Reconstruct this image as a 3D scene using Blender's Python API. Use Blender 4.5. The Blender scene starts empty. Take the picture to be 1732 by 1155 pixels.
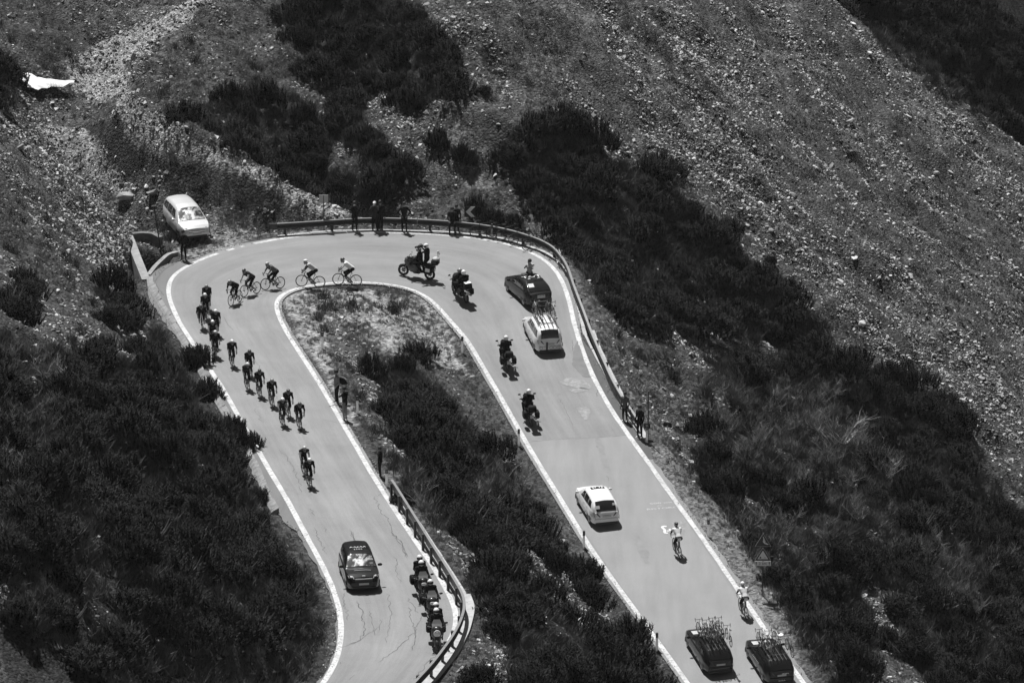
import bpy, bmesh, math, random
import numpy as np
from mathutils import Vector, Matrix, Euler
from mathutils.kdtree import KDTree
from mathutils.geometry import tessellate_polygon

SC = bpy.context.scene
COL = SC.collection
R = math.radians
random.seed(7)
rng = np.random.default_rng(11)

# ------------------------------------------------------------------ camera, sky, sun, exposure
PITCH = R(20.0); CAMZ = 94.7; FPX = 8660.0; CX = 866.0; CY = 577.5
cam_d = bpy.data.cameras.new('camera'); cam = bpy.data.objects.new('camera', cam_d); COL.objects.link(cam)
cam_d.sensor_width = 36.0; cam_d.lens = FPX/1732.0*36.0
cam_d.clip_start = 1.0; cam_d.clip_end = 3000.0
cam.location = (0, 0, CAMZ); cam.rotation_euler = (R(90)-PITCH, 0, 0)
SC.camera = cam

SUN_TO = Vector((-0.20, 0.50, 1.0)).normalized()          # direction towards the sun: high, behind the bend
elev = math.asin(SUN_TO.z)
world = bpy.data.worlds.new('World'); SC.world = world; world.use_nodes = True
wn = world.node_tree; wn.nodes.clear()
sky = wn.nodes.new('ShaderNodeTexSky'); sky.sky_type = 'NISHITA'; sky.sun_disc = False
sky.sun_elevation = elev; sky.sun_rotation = math.atan2(SUN_TO.x, SUN_TO.y); sky.altitude = 2000
bw = wn.nodes.new('ShaderNodeRGBToBW'); bg = wn.nodes.new('ShaderNodeBackground'); wo = wn.nodes.new('ShaderNodeOutputWorld')
wn.links.new(sky.outputs[0], bw.inputs[0]); wn.links.new(bw.outputs[0], bg.inputs[0]); wn.links.new(bg.outputs[0], wo.inputs[0])
bg.inputs[1].default_value = 0.05
sun_d = bpy.data.lights.new('sun', 'SUN'); sun = bpy.data.objects.new('sun', sun_d); COL.objects.link(sun)
sun_d.energy = 5.0; sun_d.angle = R(0.5); sun_d.color = (1, 1, 1)
sun.rotation_euler = SUN_TO.to_track_quat('Z', 'Y').to_euler()
SC.view_settings.view_transform = 'Standard'; SC.view_settings.look = 'None'
SC.view_settings.exposure = 0.40; SC.view_settings.gamma = 1.0
SC.view_settings.use_curve_mapping = False

# ------------------------------------------------------------------ small helpers
def ray(px, py):
    u = (px-CX)/FPX; v = (CY-py)/FPX
    return np.array([u, math.cos(PITCH)+v*math.sin(PITCH), -math.sin(PITCH)+v*math.cos(PITCH)])
def at_z(px, py, z):
    d = ray(px, py); t = (z-CAMZ)/d[2]; return np.array([d[0]*t, d[1]*t, z])
def at_y(px, py, Y):
    d = ray(px, py); t = Y/d[1]; return np.array([d[0]*t, Y, CAMZ+d[2]*t])
def proj(x, y, z):
    f = y*math.cos(PITCH)-(z-CAMZ)*math.sin(PITCH); w = y*math.sin(PITCH)+(z-CAMZ)*math.cos(PITCH)
    return CX+FPX*x/f, CY-FPX*w/f
def sstep(a, b, x):
    t = np.clip((x-a)/(b-a), 0, 1); return t*t*(3-2*t)
def vnoise(x, y, f, seed):
    x = np.asarray(x)*f; y = np.asarray(y)*f
    xi = np.floor(x).astype(np.int64); yi = np.floor(y).astype(np.int64); fx = x-xi; fy = y-yi
    fx = fx*fx*(3-2*fx); fy = fy*fy*(3-2*fy)
    def h(a, b):
        n = (a*374761393+b*668265263+seed*982451653) & 0xffffffff
        n = ((n ^ (n >> 13))*1274126177) & 0xffffffff
        return ((n ^ (n >> 16)) & 0xffff)/65535.0
    return (h(xi, yi)*(1-fx)+h(xi+1, yi)*fx)*(1-fy)+(h(xi, yi+1)*(1-fx)+h(xi+1, yi+1)*fx)*fy
def fbm(x, y, f, seed, o=4):
    s = 0; a = 1; t = 0
    for i in range(o):
        s = s+a*vnoise(x, y, f*2**i, seed+i*17); t += a; a *= .5
    return s/t
def inpoly(px, py, poly):
    px = np.asarray(px); py = np.asarray(py); c = np.zeros(px.shape, bool); n = len(poly); j = n-1
    for i in range(n):
        xi, yi = poly[i]; xj, yj = poly[j]
        if yi != yj:
            m = ((yi > py) != (yj > py)) & (px < (xj-xi)*(py-yi)/(yj-yi)+xi); c ^= m
        j = i
    return c
def tag(o, label=None, cat=None, group=None, kind=None):
    if label: o['label'] = label
    if cat: o['category'] = cat
    if group: o['group'] = group
    if kind: o['kind'] = kind
    return o
def link(o, parent=None):
    COL.objects.link(o)
    if parent is not None: o.parent = parent
    return o
def empty(name, label=None, cat=None, group=None):
    o = bpy.data.objects.new(name, None); COL.objects.link(o); o.empty_display_size = .2
    return tag(o, label, cat, group)
def mesh_from(name, V, Fc, mats=(), smooth=False):
    me = bpy.data.meshes.new(name); me.from_pydata([tuple(v) for v in V], [], [tuple(f) for f in Fc])
    for m in mats: me.materials.append(m)
    if smooth: me.polygons.foreach_set('use_smooth', [True]*len(me.polygons))
    me.update(); return me
def grid_mesh(name, P, mats=(), smooth=True, close=False):
    """P: (n,m,3) array -> quads"""
    P = np.asarray(P, float); n, m = P.shape[:2]
    idx = np.arange(n*m).reshape(n, m)
    q = np.stack([idx[:-1, :-1], idx[1:, :-1], idx[1:, 1:], idx[:-1, 1:]], -1).reshape(-1, 4)
    me = bpy.data.meshes.new(name)
    me.vertices.add(n*m); me.vertices.foreach_set('co', P.reshape(-1))
    me.loops.add(len(q)*4); me.loops.foreach_set('vertex_index', q.reshape(-1).astype(np.int32))
    me.polygons.add(len(q)); me.polygons.foreach_set('loop_start', np.arange(0, len(q)*4, 4, dtype=np.int32))
    me.polygons.foreach_set('use_smooth', np.full(len(q), smooth))
    me.update(calc_edges=True); me.validate()
    for mt in mats: me.materials.append(mt)
    return me
def ob(name, me, parent=None, loc=None):
    o = bpy.data.objects.new(name, me); link(o, parent)
    if loc is not None: o.location = loc
    return o
def copy_tree(o, parent=None):
    c = o.copy(); COL.objects.link(c)
    if parent is not None: c.parent = parent; c.matrix_parent_inverse = o.matrix_parent_inverse
    for ch in list(KIDS.get(o.name, ())): copy_tree_reg(ch, c)
    return c
KIDS = {}
def kids(o):
    return [x for x in o.children]
def copy_tree_reg(o, parent): return copy_tree(o, parent)
def dup(o, parent=None):
    c = o.copy(); COL.objects.link(c)
    if parent is not None: c.parent = parent
    for ch in o.children: dup(ch, c)
    return c

# ------------------------------------------------------------------ materials (the photograph is black and white: every colour is a grey)
MATS = {}
def mat(name, v, rough=.6, metal=0.0, noise=0.0, scale=6.0, spec=.5, coat=0.0, bump=0.0, emit=0.0):
    if name in MATS: return MATS[name]
    m = bpy.data.materials.new(name); m.use_nodes = True; nt = m.node_tree; b = nt.nodes['Principled BSDF']
    b.inputs['Base Color'].default_value = (v, v, v, 1); b.inputs['Roughness'].default_value = rough
    b.inputs['Metallic'].default_value = metal; b.inputs['Specular IOR Level'].default_value = spec
    b.inputs['Coat Weight'].default_value = coat; b.inputs['Coat Roughness'].default_value = .05
    if noise or bump:
        tc = nt.nodes.new('ShaderNodeTexCoord'); n = nt.nodes.new('ShaderNodeTexNoise'); n.inputs['Scale'].default_value = scale
        n.inputs['Detail'].default_value = 5; nt.links.new(tc.outputs['Object'], n.inputs['Vector'])
        if noise:
            mr = nt.nodes.new('ShaderNodeMapRange'); mr.inputs['From Min'].default_value = .3; mr.inputs['From Max'].default_value = .7
            mr.inputs['To Min'].default_value = v*(1-noise); mr.inputs['To Max'].default_value = v*(1+noise)
            nt.links.new(n.outputs['Fac'], mr.inputs['Value']); nt.links.new(mr.outputs[0], b.inputs['Base Color'])
        if bump:
            bp_ = nt.nodes.new('ShaderNodeBump'); bp_.inputs['Strength'].default_value = bump; bp_.inputs['Distance'].default_value = .02
            nt.links.new(n.outputs['Fac'], bp_.inputs['Height']); nt.links.new(bp_.outputs[0], b.inputs['Normal'])
    MATS[name] = m; return m
def node_mat(name, build, rough=.9, spec=.2):
    m = bpy.data.materials.new(name); m.use_nodes = True; nt = m.node_tree; b = nt.nodes['Principled BSDF']
    b.inputs['Roughness'].default_value = rough; b.inputs['Specular IOR Level'].default_value = spec
    build(nt, b); MATS[name] = m; return m
class NB:
    """tiny node builder"""
    def __init__(s, nt): s.nt = nt
    def n(s, t, **k):
        x = s.nt.nodes.new(t)
        for a, v in k.items(): setattr(x, a, v)
        return x
    def l(s, a, b): s.nt.links.new(a, b)
    def math(s, op, a, b=None, c=None, clamp=False):
        x = s.n('ShaderNodeMath', operation=op, use_clamp=clamp)
        for i, v in enumerate((a, b, c)):
            if v is None: continue
            if isinstance(v, (int, float)): x.inputs[i].default_value = v
            else: s.l(v, x.inputs[i])
        return x.outputs[0]
    def noise(s, vec, scale, detail=4, rough=.55, dist=0):
        x = s.n('ShaderNodeTexNoise'); x.inputs['Scale'].default_value = scale; x.inputs['Detail'].default_value = detail
        x.inputs['Roughness'].default_value = rough; x.inputs['Distortion'].default_value = dist; s.l(vec, x.inputs['Vector']); return x.outputs['Fac']
    def rng(s, v, a, b, c, d):
        x = s.n('ShaderNodeMapRange'); s.l(v, x.inputs['Value'])
        for k, q in zip(('From Min', 'From Max', 'To Min', 'To Max'), (a, b, c, d)): x.inputs[k].default_value = q
        return x.outputs[0]

# ------------------------------------------------------------------ the road's course: picture points of its two white edge lines, laid on the road's slope
OUTER = np.array([(430,1310),(490,1230),(549,1152),(562,1132),(573,1107.5),(578,1072),(576.4,1041),(571,1015),(560,986),(545,955),(531,928),(514,899),(497,865.5),(481,836),(460,803),(430.5,750),(412.5,721),(397,692.5),(379.5,661),(363,635.5),(347,613),(321,572),(303,545),(290,517),(283,490),(285,472),(295,460),(316,449),(335,440),(356,432),(408,416),(445,409),(502,399),(565,393.5),(627,392),(689,393),(752,396.5),(809,402),(846,408),(888,421),(919,436),(938,453),(952,476),(961,503),(967,528),(973,555),(978.5,573),(990,606.5),(1004.5,640),(1025,679),(1056.5,727),(1092,775),(1137,840),(1168,881.5),(1209.5,940),(1250,1000),(1276,1038),(1300,1074),(1357.5,1152),(1440,1270),(1510,1370)], float)
INNER = np.array([(590,1310),(650,1225),(712,1148),(735,1122),(756,1092),(767.4,1074),(774,1054.5),(772,1032),(763,1010),(747.5,984),(728,949),(708,924),(695,903),(674,872),(651,836.5),(626,797),(603.5,757),(582.7,722),(556.7,676),(537,643),(517.7,613),(498,583),(483,559),(471,533.6),(466.5,520),(468,507),(481,495),(495,489),(510,485),(544,479.7),(585.5,477.4),(627,477.4),(668.7,481.7),(704,490.5),(729,507),(747.7,526),(764,544.5),(792.5,577.4),(815,617),(842,662.7),(869,710.5),(890,748),(907,777),(964,869),(987,908.5),(1014,948),(1043,989.6),(1070,1025),(1120,1095),(1137,1117.7),(1160,1150.6),(1240,1265),(1310,1370)], float)
def zroad(x, Y):
    x = np.asarray(x, float); Y = np.asarray(Y, float)
    Yc = np.minimum(Y, 268.0)
    zl = .5+.073*(268-Yc); zr = -.5-.073*(268-Yc)
    xm = -7.5+(262-Yc)*.22; w = 4+4*sstep(262, 270, Y)
    t = sstep(xm-w, xm+w, x)
    return zl*(1-t)+zr*t
def on_road(px, py, dz=0.0):
    z = 0.0
    for _ in range(25):
        p = at_z(px, py, z+dz); z = float(zroad(p[0], p[1]))
    return np.array([p[0], p[1], z+dz])
def polyw(pts, dz=0.0): return np.array([on_road(a, b, dz) for a, b in pts])
def arc(a): return np.r_[0, np.cumsum(np.linalg.norm(np.diff(a[:, :2], axis=0), axis=1))]
def resamp(a, n=None, step=None, t=None):
    s = arc(a)
    if t is None:
        if n is None: n = max(2, int(s[-1]/step)+1)
        t = np.linspace(0, s[-1], n)
    return np.stack([np.interp(t, s, a[:, k]) for k in range(a.shape[1])], 1)
def smooth_line(a, it=2):
    a = a.copy()
    for _ in range(it): a[1:-1] = .25*a[:-2]+.5*a[1:-1]+.25*a[2:]
    return a
OW = polyw(OUTER); IW = polyw(INNER)
sO = arc(OW); sI = arc(IW)
def near_idx(P, px, py): return int(np.argmin(np.hypot(P[:, 0]-px, P[:, 1]-py)))
anch = [((430,1310),(590,1310)),((578,1072),(767.4,1074)),((460,803),(626,797)),((321,572),(498,583)),((285,472),(466.5,520)),((408,416),(495,489)),((627,392),(585.5,477.4)),((809,402),(668.7,481.7)),((919,436),(729,507)),((973,555),(792.5,577.4)),((1056.5,727),(869,710.5)),((1209.5,940),(1014,948)),((1357.5,1152),(1160,1150.6)),((1510,1370),(1310,1370))]
ao = [sO[near_idx(OUTER, *a)] for a, b in anch]; ai = [sI[near_idx(INNER, *b)] for a, b in anch]
NST = 700
to = np.linspace(0, sO[-1], NST); ti = np.interp(to, ao, ai)
LO = smooth_line(resamp(OW, t=to), 60); LI = smooth_line(resamp(IW, t=ti), 60)
for L in (LO, LI): L[:, 2] = zroad(L[:, 0], L[:, 1])
def offset(L, d):
    """shift a world polyline sideways (positive = to its left)"""
    t = np.gradient(L[:, :2], axis=0); t /= np.linalg.norm(t, axis=1)[:, None]+1e-9
    o = L.copy(); d = np.broadcast_to(d, (len(L),))
    o[:, 0] += -t[:, 1]*d; o[:, 1] += t[:, 0]*d; o[:, 2] = zroad(o[:, 0], o[:, 1]); return o
# outer line runs left leg (near) -> far -> hairpin -> right leg: its left side is the OUTSIDE of the bend
SHp = [(549,1152,.1),(571,1015,.1),(514,899,.25),(497,865,.7),(460,803,.75),(430,750,.65),(380,660,.7),(347,613,.55),(321,572,.55),(297,531,.7),(283,490,1.05),(285,472,1.2),(295,460,1.15),(316,449,.9),(335,440,.35),(356,432,.2),(627,392,.2),(919,436,.3),(961,503,.35),(978,573,.1),(990,606,.45),(1025,679,.65),(1056,727,.62),(1075,755,.4),(1092,775,.25),(1357,1152,.25)]
sh_t = [sO[near_idx(OUTER, a, b)] for a, b, c in SHp]; sh_w = np.interp(to, sh_t, [c for a, b, c in SHp])
LS = offset(LO, .12+sh_w)             # outer edge of the shoulder
LI2 = offset(LI, -.28)               # inner edge of tarmac

# ------------------------------------------------------------------ terrain heights
CP = []
def cp(px, py, Y): CP.append(tuple(at_y(px, py, Y)))
for i in range(0, NST, 16):
    for L in (LO, LI): CP.append(tuple(L[i]))
for L, d in ((LS, .6), (LI2, -.6)):
    o = offset(L, d)
    for i in range(8, NST, 40): CP.append(tuple(o[i]))
for a in [  # moraine crest
    (590,362,281.5),(520,322,282.5),(430,280,284),(300,215,287.5),(215,170,291),(250,90,299),(330,0,309),
    # right flank of the moraine and shrub gully
    (400,60,305),(450,170,296),(450,250,291.5),(540,300,288),(600,150,300),(640,50,306),(560,20,309),(720,300,287.5),(840,330,286),(700,200,293),(760,100,299),
    (660,340,284.5),(760,345,284.0),
    # stream bed left of it, snow
    (430,372,281),(400,365,281.2),(250,330,284),(150,250,289),(90,170,296),(75,148,298),(30,135,298.5),(200,120,299),(270,30,307),
    # far upper left slope
    (150,60,304),(0,0,308),(60,60,302.5),(150,0,309),(0,100,297),
    # left hillside
    (0,190,277),(50,230,279),(100,280,277),(200,370,275.5),(150,330,275),(0,300,268),(0,400,260),(100,450,260),(180,450,266),(0,600,234),(150,650,234),(250,600,245),(0,800,213),(150,820,214),(300,900,209.5),(400,800,225),(0,1150,182),(200,1150,187),(350,1150,194),(450,1100,200),
    # right side below the outer edge
    (1050,560,266.8),(1120,590,265),(1200,650,262.5),(1250,720,259),(1200,600,274.5),(1120,545,277),(1280,680,270),(1020,480,277),(1000,450,280),(1100,700,257),(1150,800,249.5),(1330,900,247),(1420,900,249),(1300,800,255),(1400,1050,236),(1500,1100,234),(1500,800,265),(1540,1000,244),(1732,1150,241),(1650,1000,256),(1640,900,273),(1732,1000,268)]:
    cp(*a)
def scree(x, Y): return -.35-.6*x+.25*(Y-280)
for px, py in [(870,200),(900,100),(800,20),(960,0),(1000,150),(1040,270),(1100,60),(1150,250),(1200,0),(1250,380),(1200,150),(1300,150),(1350,300),(1350,480),(1450,450),(1450,200),(1550,300),(1550,600),(1500,500),(1650,400),(1620,700),(1700,600),(1732,800),(1732,450),(1732,300),(1330,20),(1420,60),(1600,180)]:
    Y = 300.0
    for _ in range(40):
        d = ray(px, py); x = d[0]*Y/d[1]; zz = CAMZ+d[2]*Y/d[1]; Y += (zz-scree(x, Y))/(.25-d[2]/d[1])*.8
    CP.append((x, Y, scree(x, Y)))
for w in [(-60,150,38),(-60,200,36),(-60,260,32),(-60,330,34),(-10,150,12),(12,150,0),(40,160,-22),(60,200,-38),(60,240,-38),(60,290,-36),(44,250,-27),(40,330,-13),
          (-30,345,13),(0,345,12),(15,345,4.5),(-45,290,16),(-42,225,22)]: CP.append(w)
CP = np.array(CP)
def tps_fit(P, z, lam=.5):
    n = len(P); d = np.hypot(P[:, None, 0]-P[None, :, 0], P[:, None, 1]-P[None, :, 1])
    K = np.where(d > 0, d*d*np.log(d+1e-12), 0)+np.eye(n)*lam
    A = np.zeros((n+3, n+3)); A[:n, :n] = K; A[:n, n] = 1; A[:n, n+1:] = P; A[n, :n] = 1; A[n+1:, :n] = P.T
    return np.linalg.solve(A, np.r_[z, 0, 0, 0])
ctr = np.array([0., 260.]); Pn = (CP[:, :2]-ctr)/40.
cf = tps_fit(Pn, CP[:, 2], 2e-4)
def tps(x, Y):
    x = (x-ctr[0])/40.; Y = (Y-ctr[1])/40.; s = cf[-3]+cf[-2]*x+cf[-1]*Y
    for i in range(len(Pn)):
        r2 = (x-Pn[i, 0])**2+(Y-Pn[i, 1])**2; s = s+cf[i]*.5*r2*np.log(r2+1e-20)
    return s
X0, X1, Y0, Y1 = -42., 48., 183., 338.
cgx = np.arange(X0, X1+.01, 1.0); cgy = np.arange(Y0, Y1+.01, 1.0)
CG = tps(*np.meshgrid(cgx, cgy, indexing='ij'))
# the crest of the scree and the drop behind it
GX, GY = np.meshgrid(cgx, cgy, indexing='ij')
crest = (GY-331+(GX-23.2)*.45)
CG = np.where((GX > 8), CG-np.clip(crest, 0, 20)*1.0*sstep(8, 16, GX), CG)
def bil(G, x, Y):
    fx = np.clip((x-X0), 0, G.shape[0]-1.001); fy = np.clip((Y-Y0), 0, G.shape[1]-1.001)
    i = fx.astype(int); j = fy.astype(int); a = fx-i; b = fy-j
    a_, b_ = a, b
    return (G[i, j]*(1-a_)+G[i+1, j]*a_)*(1-b_)+(G[i, j+1]*(1-a_)+G[i+1, j+1]*a_)*b_
# distance from the carriageway
allp = []
for k in np.linspace(0, 1, 15): allp.append(LS*(1-k)+LI2*k)
allp = np.concatenate(allp)
kd = KDTree(len(allp))
for i, p in enumerate(allp): kd.insert((p[0], p[1], 0), i)
kd.balance()
xs = np.r_[-400, -300, -220, -160, -120, -90, -70, -58, -50, -45, np.arange(X0, X1+.01, .22), 52, 58, 66, 80, 100, 130, 170, 230, 300, 400]
ys = np.r_[-60, 0, 50, 90, 120, 140, 155, 165, 173, 179, np.arange(Y0, Y1+.01, .25), 341, 345, 350, 356, 364, 374, 386, 400, 420, 450, 500, 560, 640, 760, 900]
TX, TY = np.meshgrid(xs, ys, indexing='ij')
def base_height(x, Y):
    h = bil(CG, x, Y)
    # beyond the modelled square the slope goes on: up to the left, down then up again far behind
    h = h+np.clip(X0-x, 0, 400)*.55-np.clip(x-X1, 0, 120)*.35+np.clip(x-X1-120, 0, 400)*.4
    h = h-np.clip(Y0-Y, 0, 260)*.22
    yo = np.clip(Y-Y1, 0, 700); side = sstep(0, 14, x)
    h = h+side*(-np.clip(yo, 0, 14)*.5+np.clip(yo-30, 0, 700)*.62)+(1-side)*yo*.5
    return h
TH = base_height(TX, TY)
DR = np.full(TX.shape, 50.0)
m_in = (TX > X0) & (TX < X1-25) & (TY > Y0) & (TY < 300)
ii, jj = np.where(m_in)
# quick cull with a coarse distance table
cd = {}
dd = np.empty(len(ii))
for n in range(len(ii)):
    x = xs[ii[n]]; y = ys[jj[n]]; key = (int(x//2), int(y//2))
    c = cd.get(key)
    if c is None:
        c = kd.find(((key[0]+.5)*2, (key[1]+.5)*2, 0))[2]; cd[key] = c
    dd[n] = c if c > 6 else kd.find((x, y, 0))[2]
DR[ii, jj] = dd
DR = np.maximum(DR-.22, 0)
rough = (fbm(TX, TY, .35, 3, 5)-.5)*1.5+(fbm(TX, TY, 1.6, 9, 3)-.5)*.35
# streaks that run down the fall line
sx = TX*.55+TY*.83
sx2 = TX*.38+TY*.92; rough = rough+(vnoise(TX*.25, sx*1.2, .5, 21)-.5)*.5
rough = rough+((vnoise(TX*.12, sx2, .28, 23)-.5)*1.3+(vnoise(TX*.2, sx2, .7, 24)-.5)*.6)*(TX > -6)+(fbm(TX, TY, .1, 41, 3)-.5)*1.6
TH = TH+rough*sstep(.8, 5, DR)*sstep(X0-1, X0+6, TX)
RIDGES = [([(640,372,281.0),(600,366,281.3),(560,345,281.8),(520,322,282.5),(430,280,284),(300,215,287.5),(215,170,291)], 3.0, 3.2, 2.0), ([(215,170,291),(235,120,295),(250,90,299),(330,0,309)], .6, 1.2, 2.6),
          ([(1000,520,268.5),(1050,560,266.8),(1120,600,265),(1200,650,262.5),(1230,690,260.5)], .5, 2.2, 1.7), ([(840,200,291),(700,100,299),(600,0,311)], .6, 1.2, 2.5), ([(1240,690,261),(1260,760,257),(1240,830,251)], .5, 1.2, 1.8),
          ([(0,190,277),(50,230,279),(100,280,277.5),(200,360,276)], .4, 1.4, 2.2)]
RN = None
for pts_, ampn, ampf, wid_ in RIDGES:      # crests: the ground falls away on both sides, more steeply behind
    Wp = resamp(np.array([at_y(*p_) for p_ in pts_]), step=.4); dmin = np.full(TX.shape, 1e9); yc = np.zeros(TX.shape)
    mm = (TX > Wp[:, 0].min()-16) & (TX < Wp[:, 0].max()+16) & (TY > Wp[:, 1].min()-16) & (TY < Wp[:, 1].max()+16)
    for p_ in Wp:
        d2 = (TX-p_[0])**2+(TY-p_[1])**2; c_ = mm & (d2 < dmin); dmin[c_] = d2[c_]; yc[c_] = p_[1]
    if RN is None: RN = mm & (dmin < 49) & (TY < yc+.6)
    far = sstep(-1.2, 1.2, TY-yc); amp_ = ampn*(1-far)+ampf*far
    TH = TH+np.where(mm, amp_*(np.exp(-dmin/wid_**2)-np.exp(-dmin/(3.0*wid_)**2)), 0)
# pit of the culvert beside the bend
PITC = on_road(251, 442)[:2]
pit = np.exp(-(((TX-PITC[0]+.0)/.85)**4+((TY-PITC[1]-.2)/1.9)**4)); 
zr = zroad(TX, TY)
kk = sstep(.35, 2.6, DR)
TZ = np.where(DR < 30, (zr-.07)*(1-kk)+TH*kk, TH)-pit*3.2*(DR > .15)
lc = on_road(345, 388)[:2]; lay = np.exp(-(((TX-lc[0])/4.6)**2+((TY-lc[1])/3.2)**2)**2)*(DR > .2); TZ = TZ*(1-lay)+(zr-.05+rough*.05)*lay
fx0 = int(np.searchsorted(xs, X0)); fy0 = int(np.searchsorted(ys, Y0))
def hgt(x, Y):
    """height of the built ground at a point (bilinear on the real grid)"""
    x = np.asarray(x, float); Y = np.asarray(Y, float)
    i = np.clip(np.searchsorted(xs, x)-1, 0, len(xs)-2); j = np.clip(np.searchsorted(ys, Y)-1, 0, len(ys)-2)
    a = (x-xs[i])/(xs[i+1]-xs[i]); b = (Y-ys[j])/(ys[j+1]-ys[j])
    return (TZ[i, j]*(1-a)+TZ[i+1, j]*a)*(1-b)+(TZ[i, j+1]*(1-a)+TZ[i+1, j+1]*a)*b
def on_ground(px, py):
    d = ray(px, py); d = d/np.linalg.norm(d); t = np.arange(170, 480, .15)
    P = np.array([0, 0, CAMZ])+d*t[:, None]; h = hgt(P[:, 0], P[:, 1]); k = np.argmax(P[:, 2] < h)
    a = P[max(k-1, 0)]; b = P[k]
    for _ in range(12):
        c = (a+b)/2
        if c[2] < hgt(c[0], c[1]): b = c
        else: a = c
    return (a+b)/2
def gnormal(x, Y, e=.5):
    return Vector((float(hgt(x-e, Y)-hgt(x+e, Y)), float(hgt(x, Y-e)-hgt(x, Y+e)), 2*e)).normalized()

# ------------------------------------------------------------------ what covers the ground, drawn as areas
PX, PY = proj(TX, TY, TZ)
SHRUB = [
 [(505,0),(700,0),(765,80),(770,150),(690,190),(640,150),(600,170),(560,130),(520,80)],
 [(600,170),(640,220),(690,280),(650,335),(610,385),(560,385),(520,352),(470,335),(385,290),(290,215),(330,185),(430,140),(500,160),(540,190)],
 [(870,210),(930,195),(1010,235),(1020,275),(1100,280),(1160,335),(1240,380),(1260,440),(1330,500),(1400,550),(1400,580),(1480,630),(1560,650),(1620,700),(1640,770),(1732,870),(1732,1155),(1400,1155),(1360,1080),(1310,1000),(1250,900),(1200,830),(1160,740),(1240,690),(1180,590),(1110,560),(1060,535),(1000,500),(960,420),(900,350),(880,300)],
 [(640,640),(690,605),(750,665),(795,715),(840,770),(880,830),(935,900),(980,965),(1015,1015),(1075,1100),(1125,1180),(815,1180),(815,1050),(795,970),(760,890),(725,810),(685,740),(655,690)],
 [(0,580),(120,590),(230,610),(320,590),(340,640),(405,740),(425,820),(455,900),(525,975),(545,1010),(550,1060),(530,1200),(0,1200)],
 [(1455,0),(1732,0),(1732,235),(1620,170),(1490,80)],
 [(-40,90),(18,100),(22,140),(-40,160)],[(165,490),(225,490),(245,540),(190,545)],[(255,540),(300,560),(320,600),(250,600)],[(20,470),(60,480),(55,520),(15,510)]]
OPEN = [
 [(1085,545),(1210,545),(1320,585),(1300,610),(1150,600)],[(1430,960),(1530,1000),(1520,1060),(1560,1155),(1470,1155),(1475,1050)],
 [(880,905),(950,930),(985,1000),(1040,1000),(1065,1060),(980,1075),(900,1000)],[(800,1000),(850,1050),(860,1155),(795,1155)],
 [(195,690),(310,735),(325,765),(240,735)],[(560,230),(620,250),(600,290),(560,280)],[(720,870),(790,920),(800,960),(760,960)],
 [(1230,835),(1300,840),(1290,880),(1240,880)],[(450,880),(500,900),(540,960),(510,960)],[(1000,520),(1110,560),(1230,660),(1230,720),(1160,760),(1050,640)]]
BARE = [[(1240,860),(1400,880),(1430,960),(1300,980)],[(1560,900),(1700,940),(1650,1040),(1540,1000)],[(640,760),(700,790),(760,900),(700,880)],[(1180,640),(1460,650),(1480,760),(1400,860),(1250,800)],[(0,560),(90,600),(110,760),(0,860)],[(1380,830),(1540,860),(1500,960),(1420,940)],[(780,760),(880,800),(900,880),(800,860)]]
def zones(px, py):
    s = np.zeros(np.shape(px), bool)
    for p in SHRUB: s |= inpoly(px, py, p)
    o = np.zeros_like(s)
    for p in OPEN: o |= inpoly(px, py, p)
    return s & ~o
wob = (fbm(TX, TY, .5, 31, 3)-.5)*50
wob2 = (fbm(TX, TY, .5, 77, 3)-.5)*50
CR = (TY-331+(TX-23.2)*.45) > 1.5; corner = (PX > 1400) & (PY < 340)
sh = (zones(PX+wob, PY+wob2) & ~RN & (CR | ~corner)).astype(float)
tone = np.full(TX.shape, .30); stone = np.ones(TX.shape)
def area(poly, t, st, soft=True):
    global tone, stone
    m = inpoly(PX+wob*.6, PY+wob2*.6, poly); tone = np.where(m, t, tone); stone = np.where(m, st, stone)
area([(-20,-20),(330,-20),(300,10),(190,60),(110,110),(40,130),(-20,120)], .17, .34)                 # upper left corner, darker
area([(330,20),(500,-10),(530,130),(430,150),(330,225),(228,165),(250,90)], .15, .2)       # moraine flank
area([(110,115),(200,62),(300,15),(340,-10),(365,-10),(330,30),(250,75),(215,110),(215,165),(160,175),(120,150)], .85, .6)    # pale trodden strip
area([(142,203),(200,205),(243,245),(262,290),(216,306),(176,272),(149,238)], .10, .02)  # near flank: dark grass, with its shaded side put into the tone
area([(252,262),(304,263),(365,272),(439,306),(500,340),(530,357),(405,360),(338,340),(285,304)], .11, .04)  # rest of the near flank: grass and painted shade together
area([(192,165),(225,163),(262,198),(340,248),(440,288),(525,333),(590,362),(560,369),(500,343),(430,303),(340,270),(262,262),(212,222)], 1.05, .75)  # crest band: its sunlit look painted as a lighter tone
area([(600,180),(690,300),(640,345),(560,345)], .12, .2)
area([(240,330),(300,300),(330,335),(330,352),(250,350)], .35, .9)
area([(690,290),(860,330),(900,400),(700,380),(580,350)], .17, .35)
area([(150,440),(60,330),(-10,300),(-10,560),(200,600),(330,600)], .24, .8)
area([(460,480),(730,500),(760,560),(800,640),(700,590),(640,600),(600,640),(650,720),(600,720),(500,560)], .52, .07)   # tip of the island
area([(600,540),(640,600),(640,700),(720,830),(670,800),(560,640),(560,560)], .30, .8)
area([(1100,760),(1160,740),(1320,1000),(1360,1160),(1345,1160),(1090,770)], .32, .2)      # grass verge right leg
area([(800,640),(770,600),(740,540),(1000,930),(1180,1180),(1130,1180),(890,820)], .15, .3)
area([(1000,520),(1110,560),(1230,660),(1230,720),(1160,760),(1050,640)], .19, .22)
area([(290,420),(300,345),(370,350),(470,375),(560,385),(440,405),(330,440)], .50, .35)      # gravel lay-by
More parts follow.
